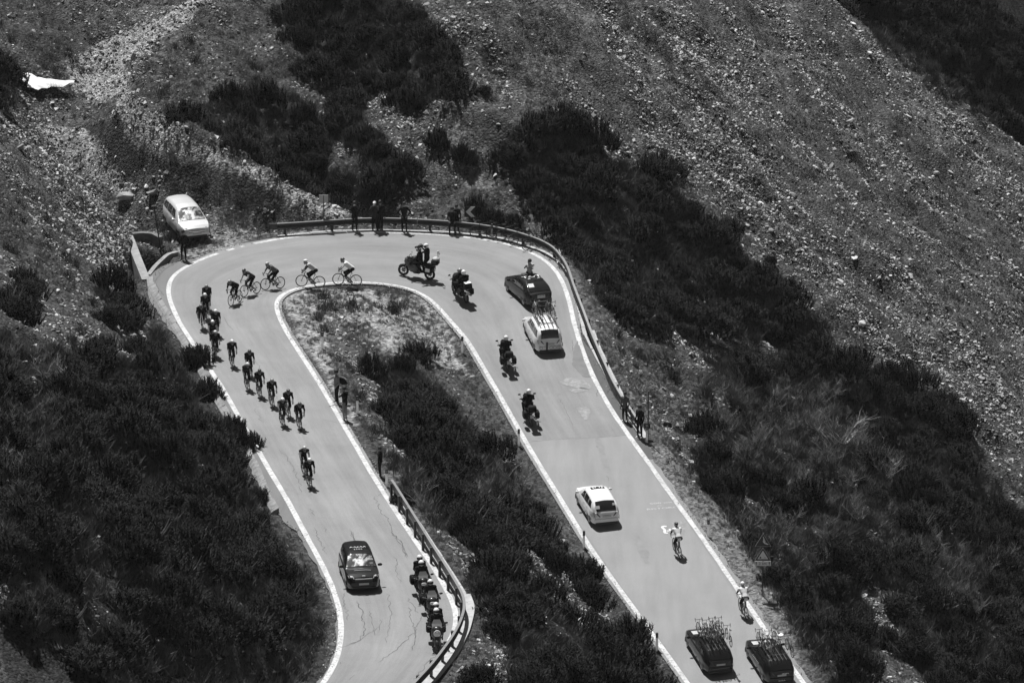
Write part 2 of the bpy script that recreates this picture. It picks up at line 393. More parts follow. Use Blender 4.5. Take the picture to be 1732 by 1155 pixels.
area([(67,212),(142,212),(165,256),(195,290),(235,335),(270,350),(215,340),(162,308),(118,280),(88,243)], 1.1, .9)                # light stream bed
# grass streaks in the scree, running down the slope
st1 = fbm(TX*1.3+TY*.4, sx*.22, .35, 55, 3)
scr = (tone == .30) & (PX > 650) & (PY < 900)
tone = np.where(scr & (st1 > .60), .24, tone); stone = np.where(scr & (st1 > .60), .28, stone)
tone = tone*(.75+.5*fbm(TX, TY, .25, 91, 4))
pn = fbm(TX+.4*TY, TX*.1+TY, .16, 61, 4); ps = fbm(TX*.25, sx2*1.0, .33, 67, 4); pz = np.where(PX > 640, .35*pn+.65*ps, pn); far_off = (DR > 2.5) & (tone < .5)
dirt = sstep(.56, .42, pz) if False else 1-sstep(.40, .54, pz)
stone = np.where(far_off, stone*(1-.72*dirt), stone); tone = np.where(far_off, tone*(1-.42*dirt), tone)
tone = tone*(.50-.30*np.clip(stone, 0, 1))  # darker under dense stones: shade of the gaps put into the tone
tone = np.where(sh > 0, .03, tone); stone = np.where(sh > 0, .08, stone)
tone = np.where((TY > 345) | (TX > 47), .03, tone)
tone = np.where(pit > .04, .03, tone); stone = np.where(pit > .02, 0, stone)  # pit ground near black: the shade of the hollow is in the tone
stone = np.where((DR < .7), .0, stone); stone = np.where((DR >= .7) & (DR < 1.5), stone*.35, stone)
P3 = np.stack([TX, TY, TZ], -1)
def b_ground(nt, b):
    q = NB(nt); tc = q.n('ShaderNodeTexCoord').outputs['Object']; at = q.n('ShaderNodeAttribute', attribute_name='tone').outputs['Fac']
    vo = q.n('ShaderNodeTexVoronoi'); vo.inputs['Scale'].default_value = 7.0; vo.inputs['Randomness'].default_value = 1; q.l(tc, vo.inputs['Vector'])
    bwv = q.n('ShaderNodeRGBToBW'); q.l(vo.outputs['Color'], bwv.inputs[0])
    n1 = q.noise(tc, 5.0, 6, .7); n2 = q.noise(tc, .8, 4)
    m = q.math('MULTIPLY', q.rng(bwv.outputs[0], .15, .9, .45, 1.6), q.rng(n1, .3, .72, .45, 1.5))
    m = q.math('MULTIPLY', m, q.rng(n2, .3, .7, .75, 1.25))
    v = q.math('MULTIPLY', at, m); q.l(v, b.inputs['Base Color'])
    hh = q.math('ADD', q.rng(vo.outputs['Distance'], 0, .8, 1, 0), q.math('MULTIPLY', n1, 1.2))
    bm_ = q.n('ShaderNodeBump'); bm_.inputs['Strength'].default_value = 1.0; bm_.inputs['Distance'].default_value = .06; q.l(hh, bm_.inputs['Height'])
    q.l(bm_.outputs[0], b.inputs['Normal'])
M_GROUND = node_mat('stony_ground', b_ground, .95, .1)
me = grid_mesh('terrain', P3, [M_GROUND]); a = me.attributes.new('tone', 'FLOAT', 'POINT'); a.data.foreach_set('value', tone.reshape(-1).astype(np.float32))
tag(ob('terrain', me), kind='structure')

# ------------------------------------------------------------------ road surface, shoulders, lines
def b_asphalt(base, amp):
    def f(nt, b):
        q = NB(nt); tc = q.n('ShaderNodeTexCoord').outputs['Object']
        mp = q.n('ShaderNodeMapping'); mp.inputs['Rotation'].default_value = (0, 0, R(-15)); mp.inputs['Scale'].default_value = (1.6, .16, 1); q.l(tc, mp.inputs[0])
        n1 = q.noise(mp.outputs[0], .9, 5, .6); n2 = q.noise(tc, .35, 4); n3 = q.noise(tc, 22, 3, .7)
        m = q.math('MULTIPLY', q.rng(n1, .3, .7, 1-amp, 1+amp), q.rng(n2, .3, .7, 1-amp*.7, 1+amp*.7))
        m = q.math('MULTIPLY', m, q.rng(n3, .3, .7, .9, 1.1))
        q.l(q.math('MULTIPLY', m, base), b.inputs['Base Color'])
        bb = q.n('ShaderNodeBump'); bb.inputs['Strength'].default_value = .25; bb.inputs['Distance'].default_value = .01; q.l(n3, bb.inputs['Height']); q.l(bb.outputs[0], b.inputs['Normal'])
    return f
M_ASPH = node_mat('bleached_asphalt', b_asphalt(.235, .10), .85, .25)
M_ASPH2 = node_mat('darker_asphalt', b_asphalt(.15, .12), .85, .25)
M_ASPH3 = node_mat('dark_sealed_asphalt', b_asphalt(.085, .12), .85, .25)
M_ASPHP = node_mat('patched_asphalt', b_asphalt(.205, .08), .85, .25)
M_ASPHL = node_mat('lighter_asphalt', b_asphalt(.232, .09), .85, .25)
def b_line(nt, b):
    q = NB(nt); tc = q.n('ShaderNodeTexCoord').outputs['Object']; n = q.noise(tc, 7, 5, .7); n2 = q.noise(tc, 1.1, 4, .6)
    w = q.math('MULTIPLY', q.rng(n, .36, .52, .25, 1), q.rng(n2, .34, .56, .62, 1)); q.l(q.rng(w, 0, 1, .2, .55), b.inputs['Base Color'])
M_LINE = node_mat('white_road_paint', b_line, .7, .3)
M_CONC = mat('concrete', .25, .85, noise=.25, scale=3, bump=.3)
M_CONCD = mat('old_concrete', .13, .9, noise=.4, scale=2.5, bump=.5)
def b_lanes(nt, b):
    q = NB(nt); tc = q.n('ShaderNodeTexCoord').outputs['Object']; al = q.n('ShaderNodeAttribute', attribute_name='along').outputs['Fac']; ac = q.n('ShaderNodeAttribute', attribute_name='across').outputs['Fac']
    cx = q.n('ShaderNodeCombineXYZ'); q.l(q.math('MULTIPLY', al, .10), cx.inputs[0]); q.l(q.math('MULTIPLY', ac, 9.0), cx.inputs[1]); n1 = q.noise(cx.outputs[0], 1.0, 5, .62)
    cy = q.n('ShaderNodeCombineXYZ'); q.l(q.math('MULTIPLY', al, .35), cy.inputs[0]); q.l(q.math('MULTIPLY', ac, 34.0), cy.inputs[1]); n4 = q.noise(cy.outputs[0], 1.0, 4, .6)
    n2 = q.noise(tc, .30, 5, .6); n3 = q.noise(tc, 24, 3, .7); n5 = q.noise(tc, 2.6, 6, .7)
    w = q.math('ABSOLUTE', q.math('SINE', q.math('MULTIPLY', ac, 6.2832))); m = q.rng(w, .0, 1, 1.04, .95)     # four wheel tracks, slightly darker
    m = q.math('MULTIPLY', m, q.rng(n1, .3, .7, .88, 1.11)); m = q.math('MULTIPLY', m, q.rng(n4, .3, .7, .95, 1.05)); m = q.math('MULTIPLY', m, q.rng(n2, .3, .7, .90, 1.08)); m = q.math('MULTIPLY', m, q.rng(n3, .3, .7, .86, 1.14)); m = q.math('MULTIPLY', m, q.rng(n5, .28, .42, .86, 1.0))
    q.l(q.math('MULTIPLY', m, .218), b.inputs['Base Color'])
    bb = q.n('ShaderNodeBump'); bb.inputs['Strength'].default_value = .3; bb.inputs['Distance'].default_value = .01; q.l(n3, bb.inputs['Height']); q.l(bb.outputs[0], b.inputs['Normal'])
M_LANES = node_mat('worn_bleached_asphalt', b_lanes, .85, .25)
def strip(A, B, n, dz):
    P = np.stack([A*(1-k)+B*k for k in np.linspace(0, 1, n)], 1); P[..., 2] = zroad(P[..., 0], P[..., 1])+dz; return P
edge_out = offset(LO, .14)
me = grid_mesh('road', strip(edge_out, LI2, 15, 0.0)[::2], [M_LANES])
for nm_, arr in (('along', np.repeat(to[::2], 15)), ('across', np.tile(np.linspace(0, 1, 15), len(to[::2])))):
    a_ = me.attributes.new(nm_, 'FLOAT', 'POINT'); a_.data.foreach_set('value', arr.astype(np.float32))
tag(ob('road', me), kind='structure')
sm = (to >= sO[near_idx(OUTER, 335, 440)]) & (to <= sO[near_idx(OUTER, 978.5, 573)])
iA = int(np.argmax(to >= sO[near_idx(OUTER, 340, 438)])); iB = int(np.argmax(to >= sO[near_idx(OUTER, 980, 573)])); iC = int(np.argmax(to >= sO[near_idx(OUTER, 1085, 765)]))
for k, (a, b_, m_) in enumerate(((0, iA, M_ASPH2), (iA, iB, M_ASPHP), (iB, iC, M_ASPH3), (iC, NST-1, M_ASPHP))):
    jag = LS.copy(); jag[:, :2] += (np.stack([vnoise(to, to*0, 1.3, 5+k), vnoise(to, to*0, 1.1, 8+k)], 1)-.5)*.16
    tag(ob('road_shoulder', grid_mesh('road_shoulder', strip(edge_out, jag, 3, -.004)[a:b_+1], [m_])), kind='structure')
for L, w0, w1, nm in ((LO, -.125, .125, 'outer'), (LI, -.12, .12, 'inner')):
    w0 = w0+(vnoise(to, to*0, .8, 3)-.5)*.03
    A = offset(L, w0); B = offset(L, w1)
    seg = np.ones(NST, bool)
    if nm == 'outer':   # worn away gaps beside the lay-by
        for g in ((372, 427), (396, 418), (415, 414)):
            c = on_road(*g); dl = np.hypot(L[:, 0]-c[0], L[:, 1]-c[1]); seg &= dl > .35
    runs = []; st_ = None
    for i in range(NST):
        if seg[i] and st_ is None: st_ = i
        if (not seg[i] or i == NST-1) and st_ is not None: runs.append((st_, i)); st_ = None
    Vs = []; Fs = []
    for a, b_ in runs:
        P = strip(A[a:b_+1], B[a:b_+1], 3, .006); n0 = len(Vs); n_, m_ = P.shape[:2]; Vs += [tuple(v) for v in P.reshape(-1, 3)]
        for i in range(n_-1):
            for j in range(m_-1): q0 = n0+i*m_+j; Fs.append((q0, q0+m_, q0+m_+1, q0+1))
    tag(ob('edge_line', mesh_from('edge_line', Vs, Fs, [M_LINE], True)), kind='structure')
def sheet(name, pts, m_, dz, sub=6, kind='structure', jit=0.0):
    """an irregular flat patch on the road from picture points"""
    W = resamp(np.vstack([polyw(pts), polyw(pts[:1])]), step=.25)[:-1]
    if jit: W[:, :2] += rng.normal(0, jit, (len(W), 2))
    tri = tessellate_polygon([[Vector((p[0], p[1], 0)) for p in W]])
    V = [(p[0], p[1], float(zroad(p[0], p[1]))+dz) for p in W]
    # refine so that it follows the road's curve
    me = mesh_from(name, V, tri, [m_]); bm = bmesh.new(); bm.from_mesh(me)
    bmesh.ops.subdivide_edges(bm, edges=[e for e in bm.edges if e.calc_length() > .8], cuts=3, use_grid_fill=True)
    for v in bm.verts: v.co.z = float(zroad(v.co.x, v.co.y))+dz
    bmesh.ops.recalc_face_normals(bm, faces=bm.faces)
    if sum(f.normal.z for f in bm.faces) < 0: bmesh.ops.reverse_faces(bm, faces=bm.faces)
    bm.to_mesh(me); bm.free(); return tag(ob(name, me), kind=kind)
def z5(pts): return [(780+a/4.81, 540+b/4.81) for a, b in pts]
sheet('asphalt_patch', z5([(945,175),(915,230),(905,370),(970,450),(1000,475),(1050,472),(1000,330),(955,200)]), mat('asphalt_patch_dark', .15, .85, noise=.15, scale=2), .008, jit=.02)
sheet('asphalt_patch', [(893,745),(930,743),(1000,740),(1060,736),(1075,760),(1160,880),(1240,1000),(1330,1130),(1380,1200),(1200,1200),(1130,1100),(1050,990),(960,855),(905,768)], M_ASPHL, .0035, jit=.01)
def b_smudge(nt, b):
    q = NB(nt); tc = q.n('ShaderNodeTexCoord').outputs['Object']; n = q.noise(tc, 3.2, 5, .7, .6); q.l(q.rng(n, .45, .66, .22, .33), b.inputs['Base Color'])
M_SM = node_mat('faded_paint_smudge', b_smudge, .85, .2)
for P in ([(945,645),(962,638),(985,641),(1000,652),(996,660),(975,656),(955,652)], [(960,660),(985,655),(997,657),(995,662),(970,665)], [(975,690),(990,688),(1000,695),(992,712),(985,705)], [(1137,882),(1160,880),(1158,905),(1138,912)]):
    sheet('paint_smudge', P, M_SM, .009, jit=.03)

# ------------------------------------------------------------------ loose stones
def hull_mesh(name, n, sx, sy, sz, mats, seed, bevel=0.0):
    r = random.Random(seed); bm = bmesh.new()
    for _ in range(n):
        v = Vector((r.gauss(0, 1), r.gauss(0, 1), r.gauss(0, 1))).normalized()*r.uniform(.85, 1.1)
        bm.verts.new((v.x*sx, v.y*sy, v.z*sz))
    res = bmesh.ops.convex_hull(bm, input=bm.verts)
    for g in res['geom_interior']:
        if isinstance(g, bmesh.types.BMVert) and g.is_valid: bm.verts.remove(g)
    me = bpy.data.meshes.new(name); bm.to_mesh(me); bm.free()
    for m_ in mats: me.materials.append(m_)
    return me
def b_stone(lo, hi):
    def f(nt, b):
        q = NB(nt); oi = q.n('ShaderNodeObjectInfo').outputs['Random']; tc = q.n('ShaderNodeTexCoord').outputs['Object']
        n = q.noise(tc, 2.5, 4, .6)
        v = q.rng(q.math('POWER', oi, 1.7), 0, 1, lo, hi); q.l(q.math('MULTIPLY', v, q.rng(n, .3, .7, .7, 1.3)), b.inputs['Base Color'])
    return f
M_STONE = node_mat('limestone_rubble', b_stone(.06, .58), .9, .2)
M_BOULD = node_mat('limestone_boulder', b_stone(.22, .60), .9, .2)
LIB = bpy.data.collections.new('stone_shapes')      # not linked to the scene: only instanced
stone_meshes = []
for i in range(8):
    sx = random.uniform(.8, 1.2); sy = random.uniform(.6, 1.0); sz = random.uniform(.35, .7)
    o = bpy.data.objects.new('stone_shape', hull_mesh('stone_shape', 9, sx, sy, sz, [M_STONE], 100+i)); LIB.objects.link(o)
def scatter(n, dens, seed, margin=40):
    """random ground points inside the view, kept with probability dens(px,py,stone,...)"""
    g = np.random.default_rng(seed); x = g.uniform(-34, 44, n); Y = g.uniform(186, 338, n); z = hgt(x, Y); px, py = proj(x, Y, z)
    k = (px > -margin) & (px < 1732+margin) & (py > -margin) & (py < 1155+margin*2)
    x, Y, z, px, py = x[k], Y[k], z[k], px[k], py[k]
    p = dens(x, Y, px, py); k = g.uniform(0, 1, len(x)) < p
    return x[k], Y[k], z[k], px[k], py[k]
def near_val(G, x, Y):
    i = np.clip(np.searchsorted(xs, x)-1, 0, len(xs)-2); j = np.clip(np.searchsorted(ys, Y)-1, 0, len(ys)-2); return G[i, j]
def inst_cloud(name, x, Y, z, sc, lib, label=None, tilt=.5, kind='stuff', up=False):
    n = len(x); me = bpy.data.meshes.new(name); me.vertices.add(n)
    me.vertices.foreach_set('co', np.stack([x, Y, z], 1).astype(np.float32).reshape(-1))
    a = me.attributes.new('size', 'FLOAT', 'POINT'); a.data.foreach_set('value', sc.astype(np.float32))
    rot = np.stack([rng.normal(0, tilt, n), rng.normal(0, tilt, n), rng.uniform(0, 6.28, n)], 1)
    a = me.attributes.new('turn', 'FLOAT_VECTOR', 'POINT'); a.data.foreach_set('vector', rot.astype(np.float32).reshape(-1))
    o = ob(name, me); gt = bpy.data.node_groups.new(name, 'GeometryNodeTree')
    gt.interface.new_socket('Geometry', in_out='INPUT', socket_type='NodeSocketGeometry'); gt.interface.new_socket('Geometry', in_out='OUTPUT', socket_type='NodeSocketGeometry')
    N = gt.nodes; gi = N.new('NodeGroupInput'); go = N.new('NodeGroupOutput'); m2 = N.new('GeometryNodeMeshToPoints'); ip = N.new('GeometryNodeInstanceOnPoints')
    ci = N.new('GeometryNodeCollectionInfo'); ci.inputs['Collection'].default_value = lib; ci.inputs['Separate Children'].default_value = True; ci.inputs['Reset Children'].default_value = True
    ip.inputs['Pick Instance'].default_value = True
    r_ = N.new('FunctionNodeRandomValue'); r_.data_type = 'INT'; r_.inputs[4].default_value = 0; r_.inputs[5].default_value = len(lib.objects)-1
    s_ = N.new('GeometryNodeInputNamedAttribute'); s_.data_type = 'FLOAT'; s_.inputs[0].default_value = 'size'
    t_ = N.new('GeometryNodeInputNamedAttribute'); t_.data_type = 'FLOAT_VECTOR'; t_.inputs[0].default_value = 'turn'
    L = gt.links; L.new(gi.outputs[0], m2.inputs[0]); L.new(m2.outputs[0], ip.inputs['Points']); L.new(ci.outputs[0], ip.inputs['Instance'])
    L.new(r_.outputs[2], ip.inputs['Instance Index']); L.new(t_.outputs[0], ip.inputs['Rotation']); L.new(s_.outputs[0], ip.inputs['Scale']); L.new(ip.outputs[0], go.inputs[0])
    md = o.modifiers.new('scatter', 'NODES'); md.node_group = gt
    tag(o, kind=kind)
    if label: tag(o, label)
    return o
x, Y, z, px, py = scatter(980000, lambda x, Y, px, py: near_val(stone, x, Y)*np.clip(.10+2.3*(fbm(x+.6*Y, (x*.55+Y*.83)*.5, .5, 12, 4)-.30), .06, 1.0), 5)
sz = .045+.062*rng.gamma(1.2, .62, len(x)); sz = np.minimum(sz, .23)
order = np.argsort(-sz)
inst_cloud('loose_stones', x, Y, z, sz, LIB, 'pale angular scree rubble covering the open mountainside', .45)
print('stones', len(x))
# the largest ones are things of their own
bould = [hull_mesh('boulder_shape', 16, random.uniform(.9, 1.2), random.uniform(.6, .9), random.uniform(.4, .65), [M_BOULD], 300+i) for i in range(10)]
def boulder(px_, py_, size, label, group=None, name='boulder', flat=1.0):
    p = on_ground(px_, py_); o = ob(name, random.choice(bould)); o.location = (p[0], p[1], p[2]-size*.02); o.scale = (size, size*random.uniform(.8, 1.1), size*flat*random.uniform(.8, 1.1))
    o.rotation_euler = (random.gauss(0, .25), random.gauss(0, .25), random.uniform(0, 6.28)); return tag(o, label, 'boulder', group)
boulder(215, 331, .62, 'largest pale flat-topped boulder on the gravel up the track from the parked silver car')
boulder(262, 324, .50, 'dark wedge-shaped boulder on the gravel directly behind the parked silver car')
boulder(247, 315, .28, 'small boulder lying against the back of the dark wedge-shaped boulder')
boulder(945, 192, .36, 'isolated white stone at the upper edge of the dark pines on the scree', flat=1.1)
boulder(1530, 1012, .42, 'pale slab at the top of the stone patch among the dark shrubs at lower right')
boulder(855, 289, .30, 'long pale stone in the open gap just left of the big dark pine mass')
boulder(1510, 728, .36, 'pale block beside the tip of the dark pine belt on the right')
GRP = {'s': ('pale angular stone lying loose on the big open scree slope', 'loose stones on the scree slope'),
       'l': ('weathered stone lying on the rocky hillside above the upper road', 'stones on the hillside left of the road'),
       'g': ('pale stone lying in the dry stream bed or on the moraine behind the bend', 'stones around the dry stream bed'),
       'i': ('pale stone among the shrubs between the two roads', 'stones on the bank between the roads'),
       'r': ('stone on the bank below the outer guardrail', 'stones on the bank below the guardrail')}
def reg(a, b):
    if a > 1000 and b > 500 and a-1000 < (b-500)*1.1+250 and b < 1160 and a < 1420+(b-500)*.2: return 'r'
    if a < 330 and b > 300 or a < 120 and b > 180: return 'l'
    if a < 640 and b < 470: return 'g'
    if b > 480 and a < 1150: return 'i'
    return 's'
x, Y, z, px, py = scatter(1500, lambda x, Y, px, py: near_val(stone, x, Y)*.55, 8, 0)
for i in range(min(285, len(x))):
    k = reg(px[i], py[i]); s_ = float(np.clip(.17+.09*random.gammavariate(1.3, .7), .17, .26 if k in 'ir' else .40))
    o = ob('loose_stone', random.choice(bould)); o.location = (x[i], Y[i], z[i]+s_*.15); o.scale = (s_, s_*random.uniform(.7, 1.1), s_*random.uniform(.7, 1.1))
    o.rotation_euler = (random.gauss(0, .35), random.gauss(0, .35), random.uniform(0, 6.28)); tag(o, GRP[k][0], 'stone', GRP[k][1])

# grit and small stones spilled along both edges of the tarmac
gx = []; gY = []
for L_, w_ in ((LS, .16), (LI2, .14)):
    i_ = rng.integers(5, NST-5, 2600); j_ = rng.normal(0, w_, (2600, 2)); ok_ = fbm(L_[i_, 0], L_[i_, 1], .5, 71, 3) > .42; gx.append((L_[i_, 0]+j_[:, 0])[ok_]); gY.append((L_[i_, 1]+j_[:, 1])[ok_])
gx = np.concatenate(gx); gY = np.concatenate(gY); inst_cloud('gravel', gx, gY, zroad(gx, gY)+.01, rng.uniform(.02, .05, len(gx)), LIB, 'grit and small stones spilled along the road edges', .5)
# ------------------------------------------------------------------ snow left in the gully
def ground_sheet(name, pts, m_, lift, n=0, edge=.25):
    W = np.array([on_ground(*p) for p in pts]); W = resamp(np.vstack([W, W[:1]]), step=.3)[:-1]
    W[:, :2] += rng.normal(0, .05, (len(W), 2)); bm = bmesh.new(); vs = [bm.verts.new((p[0], p[1], 0)) for p in W]
    tri = tessellate_polygon([[v.co for v in vs]])
    for t in tri: bm.faces.new([vs[i] for i in t])
    for _ in range(4): bmesh.ops.subdivide_edges(bm, edges=[e for e in bm.edges if e.calc_length() > .5], cuts=1, use_grid_fill=True)
    bmesh.ops.triangulate(bm, faces=bm.faces)
    bnd = [v.co.copy() for v in bm.verts if v.is_boundary]
    for v in bm.verts:
        d = 0 if v.is_boundary else min((v.co-b).length for b in bnd[::2])
        v.co.z = float(hgt(v.co.x, v.co.y))-.05+lift*min(1, d/edge)
    bmesh.ops.recalc_face_normals(bm, faces=bm.faces)
    if sum(f.normal.z for f in bm.faces) < 0: bmesh.ops.reverse_faces(bm, faces=bm.faces)
    me = bpy.data.meshes.new(name); bm.to_mesh(me); bm.free(); me.materials.append(m_); me.polygons.foreach_set('use_smooth', [True]*len(me.polygons)); return ob(name, me)
so = ground_sheet('snow_patch', [(30,129),(45,133),(60,137),(76,140),(90,142),(108,147),(128,151),(112,157),(98,159),(88,157),(78,161),(72,166),(60,164),(50,160),(40,151)], mat('old_snow', .85, .6, noise=.06, scale=3, bump=.15), .2)
vv_ = np.array([list(v.co) for v in so.data.vertices]); A_ = np.c_[vv_[:, :2], np.ones(len(vv_))]; kf = np.linalg.lstsq(A_, vv_[:, 2], rcond=None)[0]
for v in so.data.vertices: v.co.z = kf[0]*v.co.x+kf[1]*v.co.y+kf[2]+.36+.25*(v.co.z-(kf[0]*v.co.x+kf[1]*v.co.y+kf[2]))
tag(so, 'small triangular patch of white snow left in the gully', 'snow patch')

# ------------------------------------------------------------------ mountain pines, bare bushes, undergrowth
def b_leaf(v0, v1):
    def f(nt, b):
        q = NB(nt); oi = q.n('ShaderNodeObjectInfo').outputs['Random']; tc = q.n('ShaderNodeTexCoord').outputs['Object']; n = q.noise(tc, 3.0, 3)
        q.l(q.math('MULTIPLY', q.rng(oi, 0, 1, v0, v1), q.rng(n, .3, .7, .6, 1.5)), b.inputs['Base Color'])
    return f
M_PINE = node_mat('mountain_pine_needles', b_leaf(.008, .019), .75, .15)
M_BARK = mat('dark_bark', .06, .9, noise=.3)
M_TWIG = mat('grey_bare_twigs', .20, .8, noise=.3, scale=3)
M_DRY = node_mat('dry_scrub', b_leaf(.05, .12), .85, .1)
def add_tube(V, F_, pts, rad, n=4):
    base = len(V); prev = None; k = len(pts)
    for i, p in enumerate(pts):
        p = Vector(p); t = (Vector(pts[min(i+1, k-1)])-Vector(pts[max(i-1, 0)])); t = t.normalized() if t.length > 1e-9 else Vector((0, 0, 1))
        u = t.orthogonal().normalized() if prev is None else (prev-t*prev.dot(t)).normalized(); prev = u; w = t.cross(u); r_ = rad[i] if hasattr(rad, '__len__') else rad
        for j in range(n): a_ = 2*math.pi*j/n; V.append(tuple(p+u*math.cos(a_)*r_+w*math.sin(a_)*r_))
    for i in range(k-1):
        for j in range(n): a_ = base+i*n+j; b_ = base+i*n+(j+1) % n; F_.append((a_, b_, b_+n, a_+n))
    F_.append(tuple(base+j for j in reversed(range(n)))); F_.append(tuple(base+(k-1)*n+j for j in range(n)))
def pine_crown(seed, rad=1.0, h=1.3, shoots=150):
    r = random.Random(seed); V = []; F_ = []
    ctrs = [(r.gauss(0, .42), r.gauss(0, .42), r.uniform(.7, 1.15)) for _ in range(7)]
    for _ in range(shoots):
        c = r.choice(ctrs); a_ = r.uniform(0, 6.28); rr = rad*.52*math.sqrt(r.random())
        bx = c[0]*rad+math.cos(a_)*rr; by = c[1]*rad+math.sin(a_)*rr; d = math.hypot(bx, by)/rad
        if d > 1.15: continue
        top = h*c[2]*math.sqrt(max(.08, 1-(d/1.2)**2))*r.uniform(.55, 1.05)
        L = r.uniform(.25, .5)*(.8+.3*h); dr = Vector((bx*.35/rad+r.gauss(0, .15), by*.35/rad+r.gauss(0, .15), 1)).normalized(); b = Vector((bx, by, max(top-L*.8, .02)))
        u = dr.orthogonal().normalized(); w = dr.cross(u)
        n0 = len(V); V.append(tuple(b+dr*L)); 
        for j in range(3): V.append(tuple(b+(u*math.cos(2.1*j)+w*math.sin(2.1*j))*.045))
        for j in range(3): F_.append((n0+1+j, n0+1+(j+1) % 3, n0))
        for j in range(13):
            t = .05+.9*j/12; a2 = j*2.4+r.random(); out = u*math.cos(a2)+w*math.sin(a2); p = b+dr*L*t; ln = .17*(1.15-.5*t); tip = p+(out*.8+dr*.75)*ln; sd = dr.cross(out)*.026
            n0 = len(V); V += [tuple(p+sd), tuple(p-sd), tuple(tip)]; F_.append((n0, n0+1, n0+2))
    return V, F_
PINES = []
for i in range(6):
    V, F_ = pine_crown(40+i, 1.0, random.uniform(.85, 1.25), 230); cm = mesh_from('crown', V, F_, [M_PINE])
    V = []; F_ = []
    for k in range(6):
        a_ = k*1.05+random.random(); add_tube(V, F_, [(0, 0, -.25), (.25*math.cos(a_), .25*math.sin(a_), .15), (.6*math.cos(a_), .6*math.sin(a_), .45+.2*random.random()), (.75*math.cos(a_), .75*math.sin(a_), .8)], [.07, .05, .03, .015], 4)
    PINES.append((cm, mesh_from('trunk', V, F_, [M_BARK])))
def pine(x, Y, s, h, label, group=None, name='mountain_pine', lean=None):
    z = float(hgt(x, Y)); c, t = random.choice(PINES); e = empty(name, label, 'shrub', group); e.location = (x, Y, z-.05)
    e.rotation_euler = ((random.gauss(0, .06), random.gauss(0, .06), random.uniform(0, 6.28)) if lean is None else lean); e.scale = (s, s, s*h)
    ob('crown', c, e); ob('trunk', t, e); return e
def spaced(n, dens, seed, dmin):
    x, Y, z, px, py = scatter(n, dens, seed, 70); out = []; cell = {}
    for i in range(len(x)):
        k = (int(x[i]//dmin), int(Y[i]//dmin)); ok = True
        for a_ in (-1, 0, 1):
            for b_ in (-1, 0, 1):
                for (q0, q1) in cell.get((k[0]+a_, k[1]+b_), ()):
                    if (q0-x[i])**2+(q1-Y[i])**2 < dmin*dmin: ok = False
        if ok: cell.setdefault(k, []).append((x[i], Y[i])); out.append((x[i], Y[i], px[i], py[i]))
    return out
def inbare(px, py):
    m = np.zeros(np.shape(px), bool)
    for p in BARE: m |= inpoly(px, py, p)
    return m
def pdens(x, Y, px, py):
    z_ = zones(px+(fbm(x, Y, .6, 5, 2)-.5)*90, py-14+(fbm(x, Y, .6, 6, 2)-.5)*80); dr = near_val(DR, x, Y)
    return (z_ & ~inbare(px, py) & ((Y-331+(x-23.2)*.45 > 2.5) | ~((px > 1400) & (py < 340))) & ~near_val(RN, x, Y) & (dr > np.where((px < 620) & (py > 460), 1.9, 1.5)))*np.where((px > 1440) & (py < 240) | (Y > 332), .6, 1)
def pgroup(px, py):
    if px > 1400 and py < 320: return 'dark mountain pine on the far slope beyond the scree edge', 'mountain pines beyond the scree edge'
    if px < 580 and py > 460: return 'dark mountain pine in the thick cover above the upper road', 'mountain pines left of the upper road'
    if px < 800 and py < 470: return 'dark mountain pine in the gully behind the bend', 'mountain pines in the gully behind the bend'
    if px < 1180 and py > 480 and (px-640) < (py-480)*1.05+60: return 'dark mountain pine on the bank between the two roads', 'mountain pines between the roads'
    return 'dark mountain pine in the long belt below the scree slope', 'mountain pines in the belt below the scree'
sp = spaced(60000, pdens, 21, 1.78)
print('pines', len(sp))
sp.sort(key=lambda t: t[1])
for x_, Y_, a_, b_ in sp[:278]:
    lb, g = pgroup(a_, b_); s_ = random.uniform(.9, 1.5); dr_ = float(near_val(DR, x_, Y_)); lb = ('broad ' if s_ > 1.32 else 'small ' if s_ < 1.08 else 'middle-sized ')+lb+(', close to the tarmac' if dr_ < 3.5 else ', near the lower picture edge' if b_ > 1000 else ', in the lower half' if b_ > 800 else ', in the upper part' if b_ < 300 else '')
    if len(lb.split()) > 16: lb = ' '.join(w for w in lb.split() if w not in ('the', 'thick', 'long', 'dark'))
    pine(x_, Y_, s_, random.uniform(.8, 1.25), lb, g)
# the rest of them, farther off, as one mass
rest = sp[278:]
LIBP = bpy.data.collections.new('shrub_shapes')
for c, t in PINES[:4]: LIBP.objects.link(bpy.data.objects.new('shrub_shape', c))
g_ = np.random.default_rng(3); fx_ = g_.uniform(15, 75, 5200); fY_ = g_.uniform(333, 420, 5200); fz_ = hgt(fx_, fY_); fp, fq = proj(fx_, fY_, fz_); k_ = (fp > 1380) & (fp < 1800) & (fq > -60) & (fq < 420) & (vnoise(fx_, fY_, .12, 9) > .3)
rest = rest+[(a_, b_) for a_, b_ in zip(fx_[k_], fY_[k_])][:1500]
if rest:
    rx = np.array([r_[0] for r_ in rest]); rY = np.array([r_[1] for r_ in rest]); inst_cloud('far_mountain_pines', rx, rY, hgt(rx, rY)-.05, rng.uniform(.95, 1.5, len(rx)), LIBP, 'dark mountain pines farther up the slopes', .06)
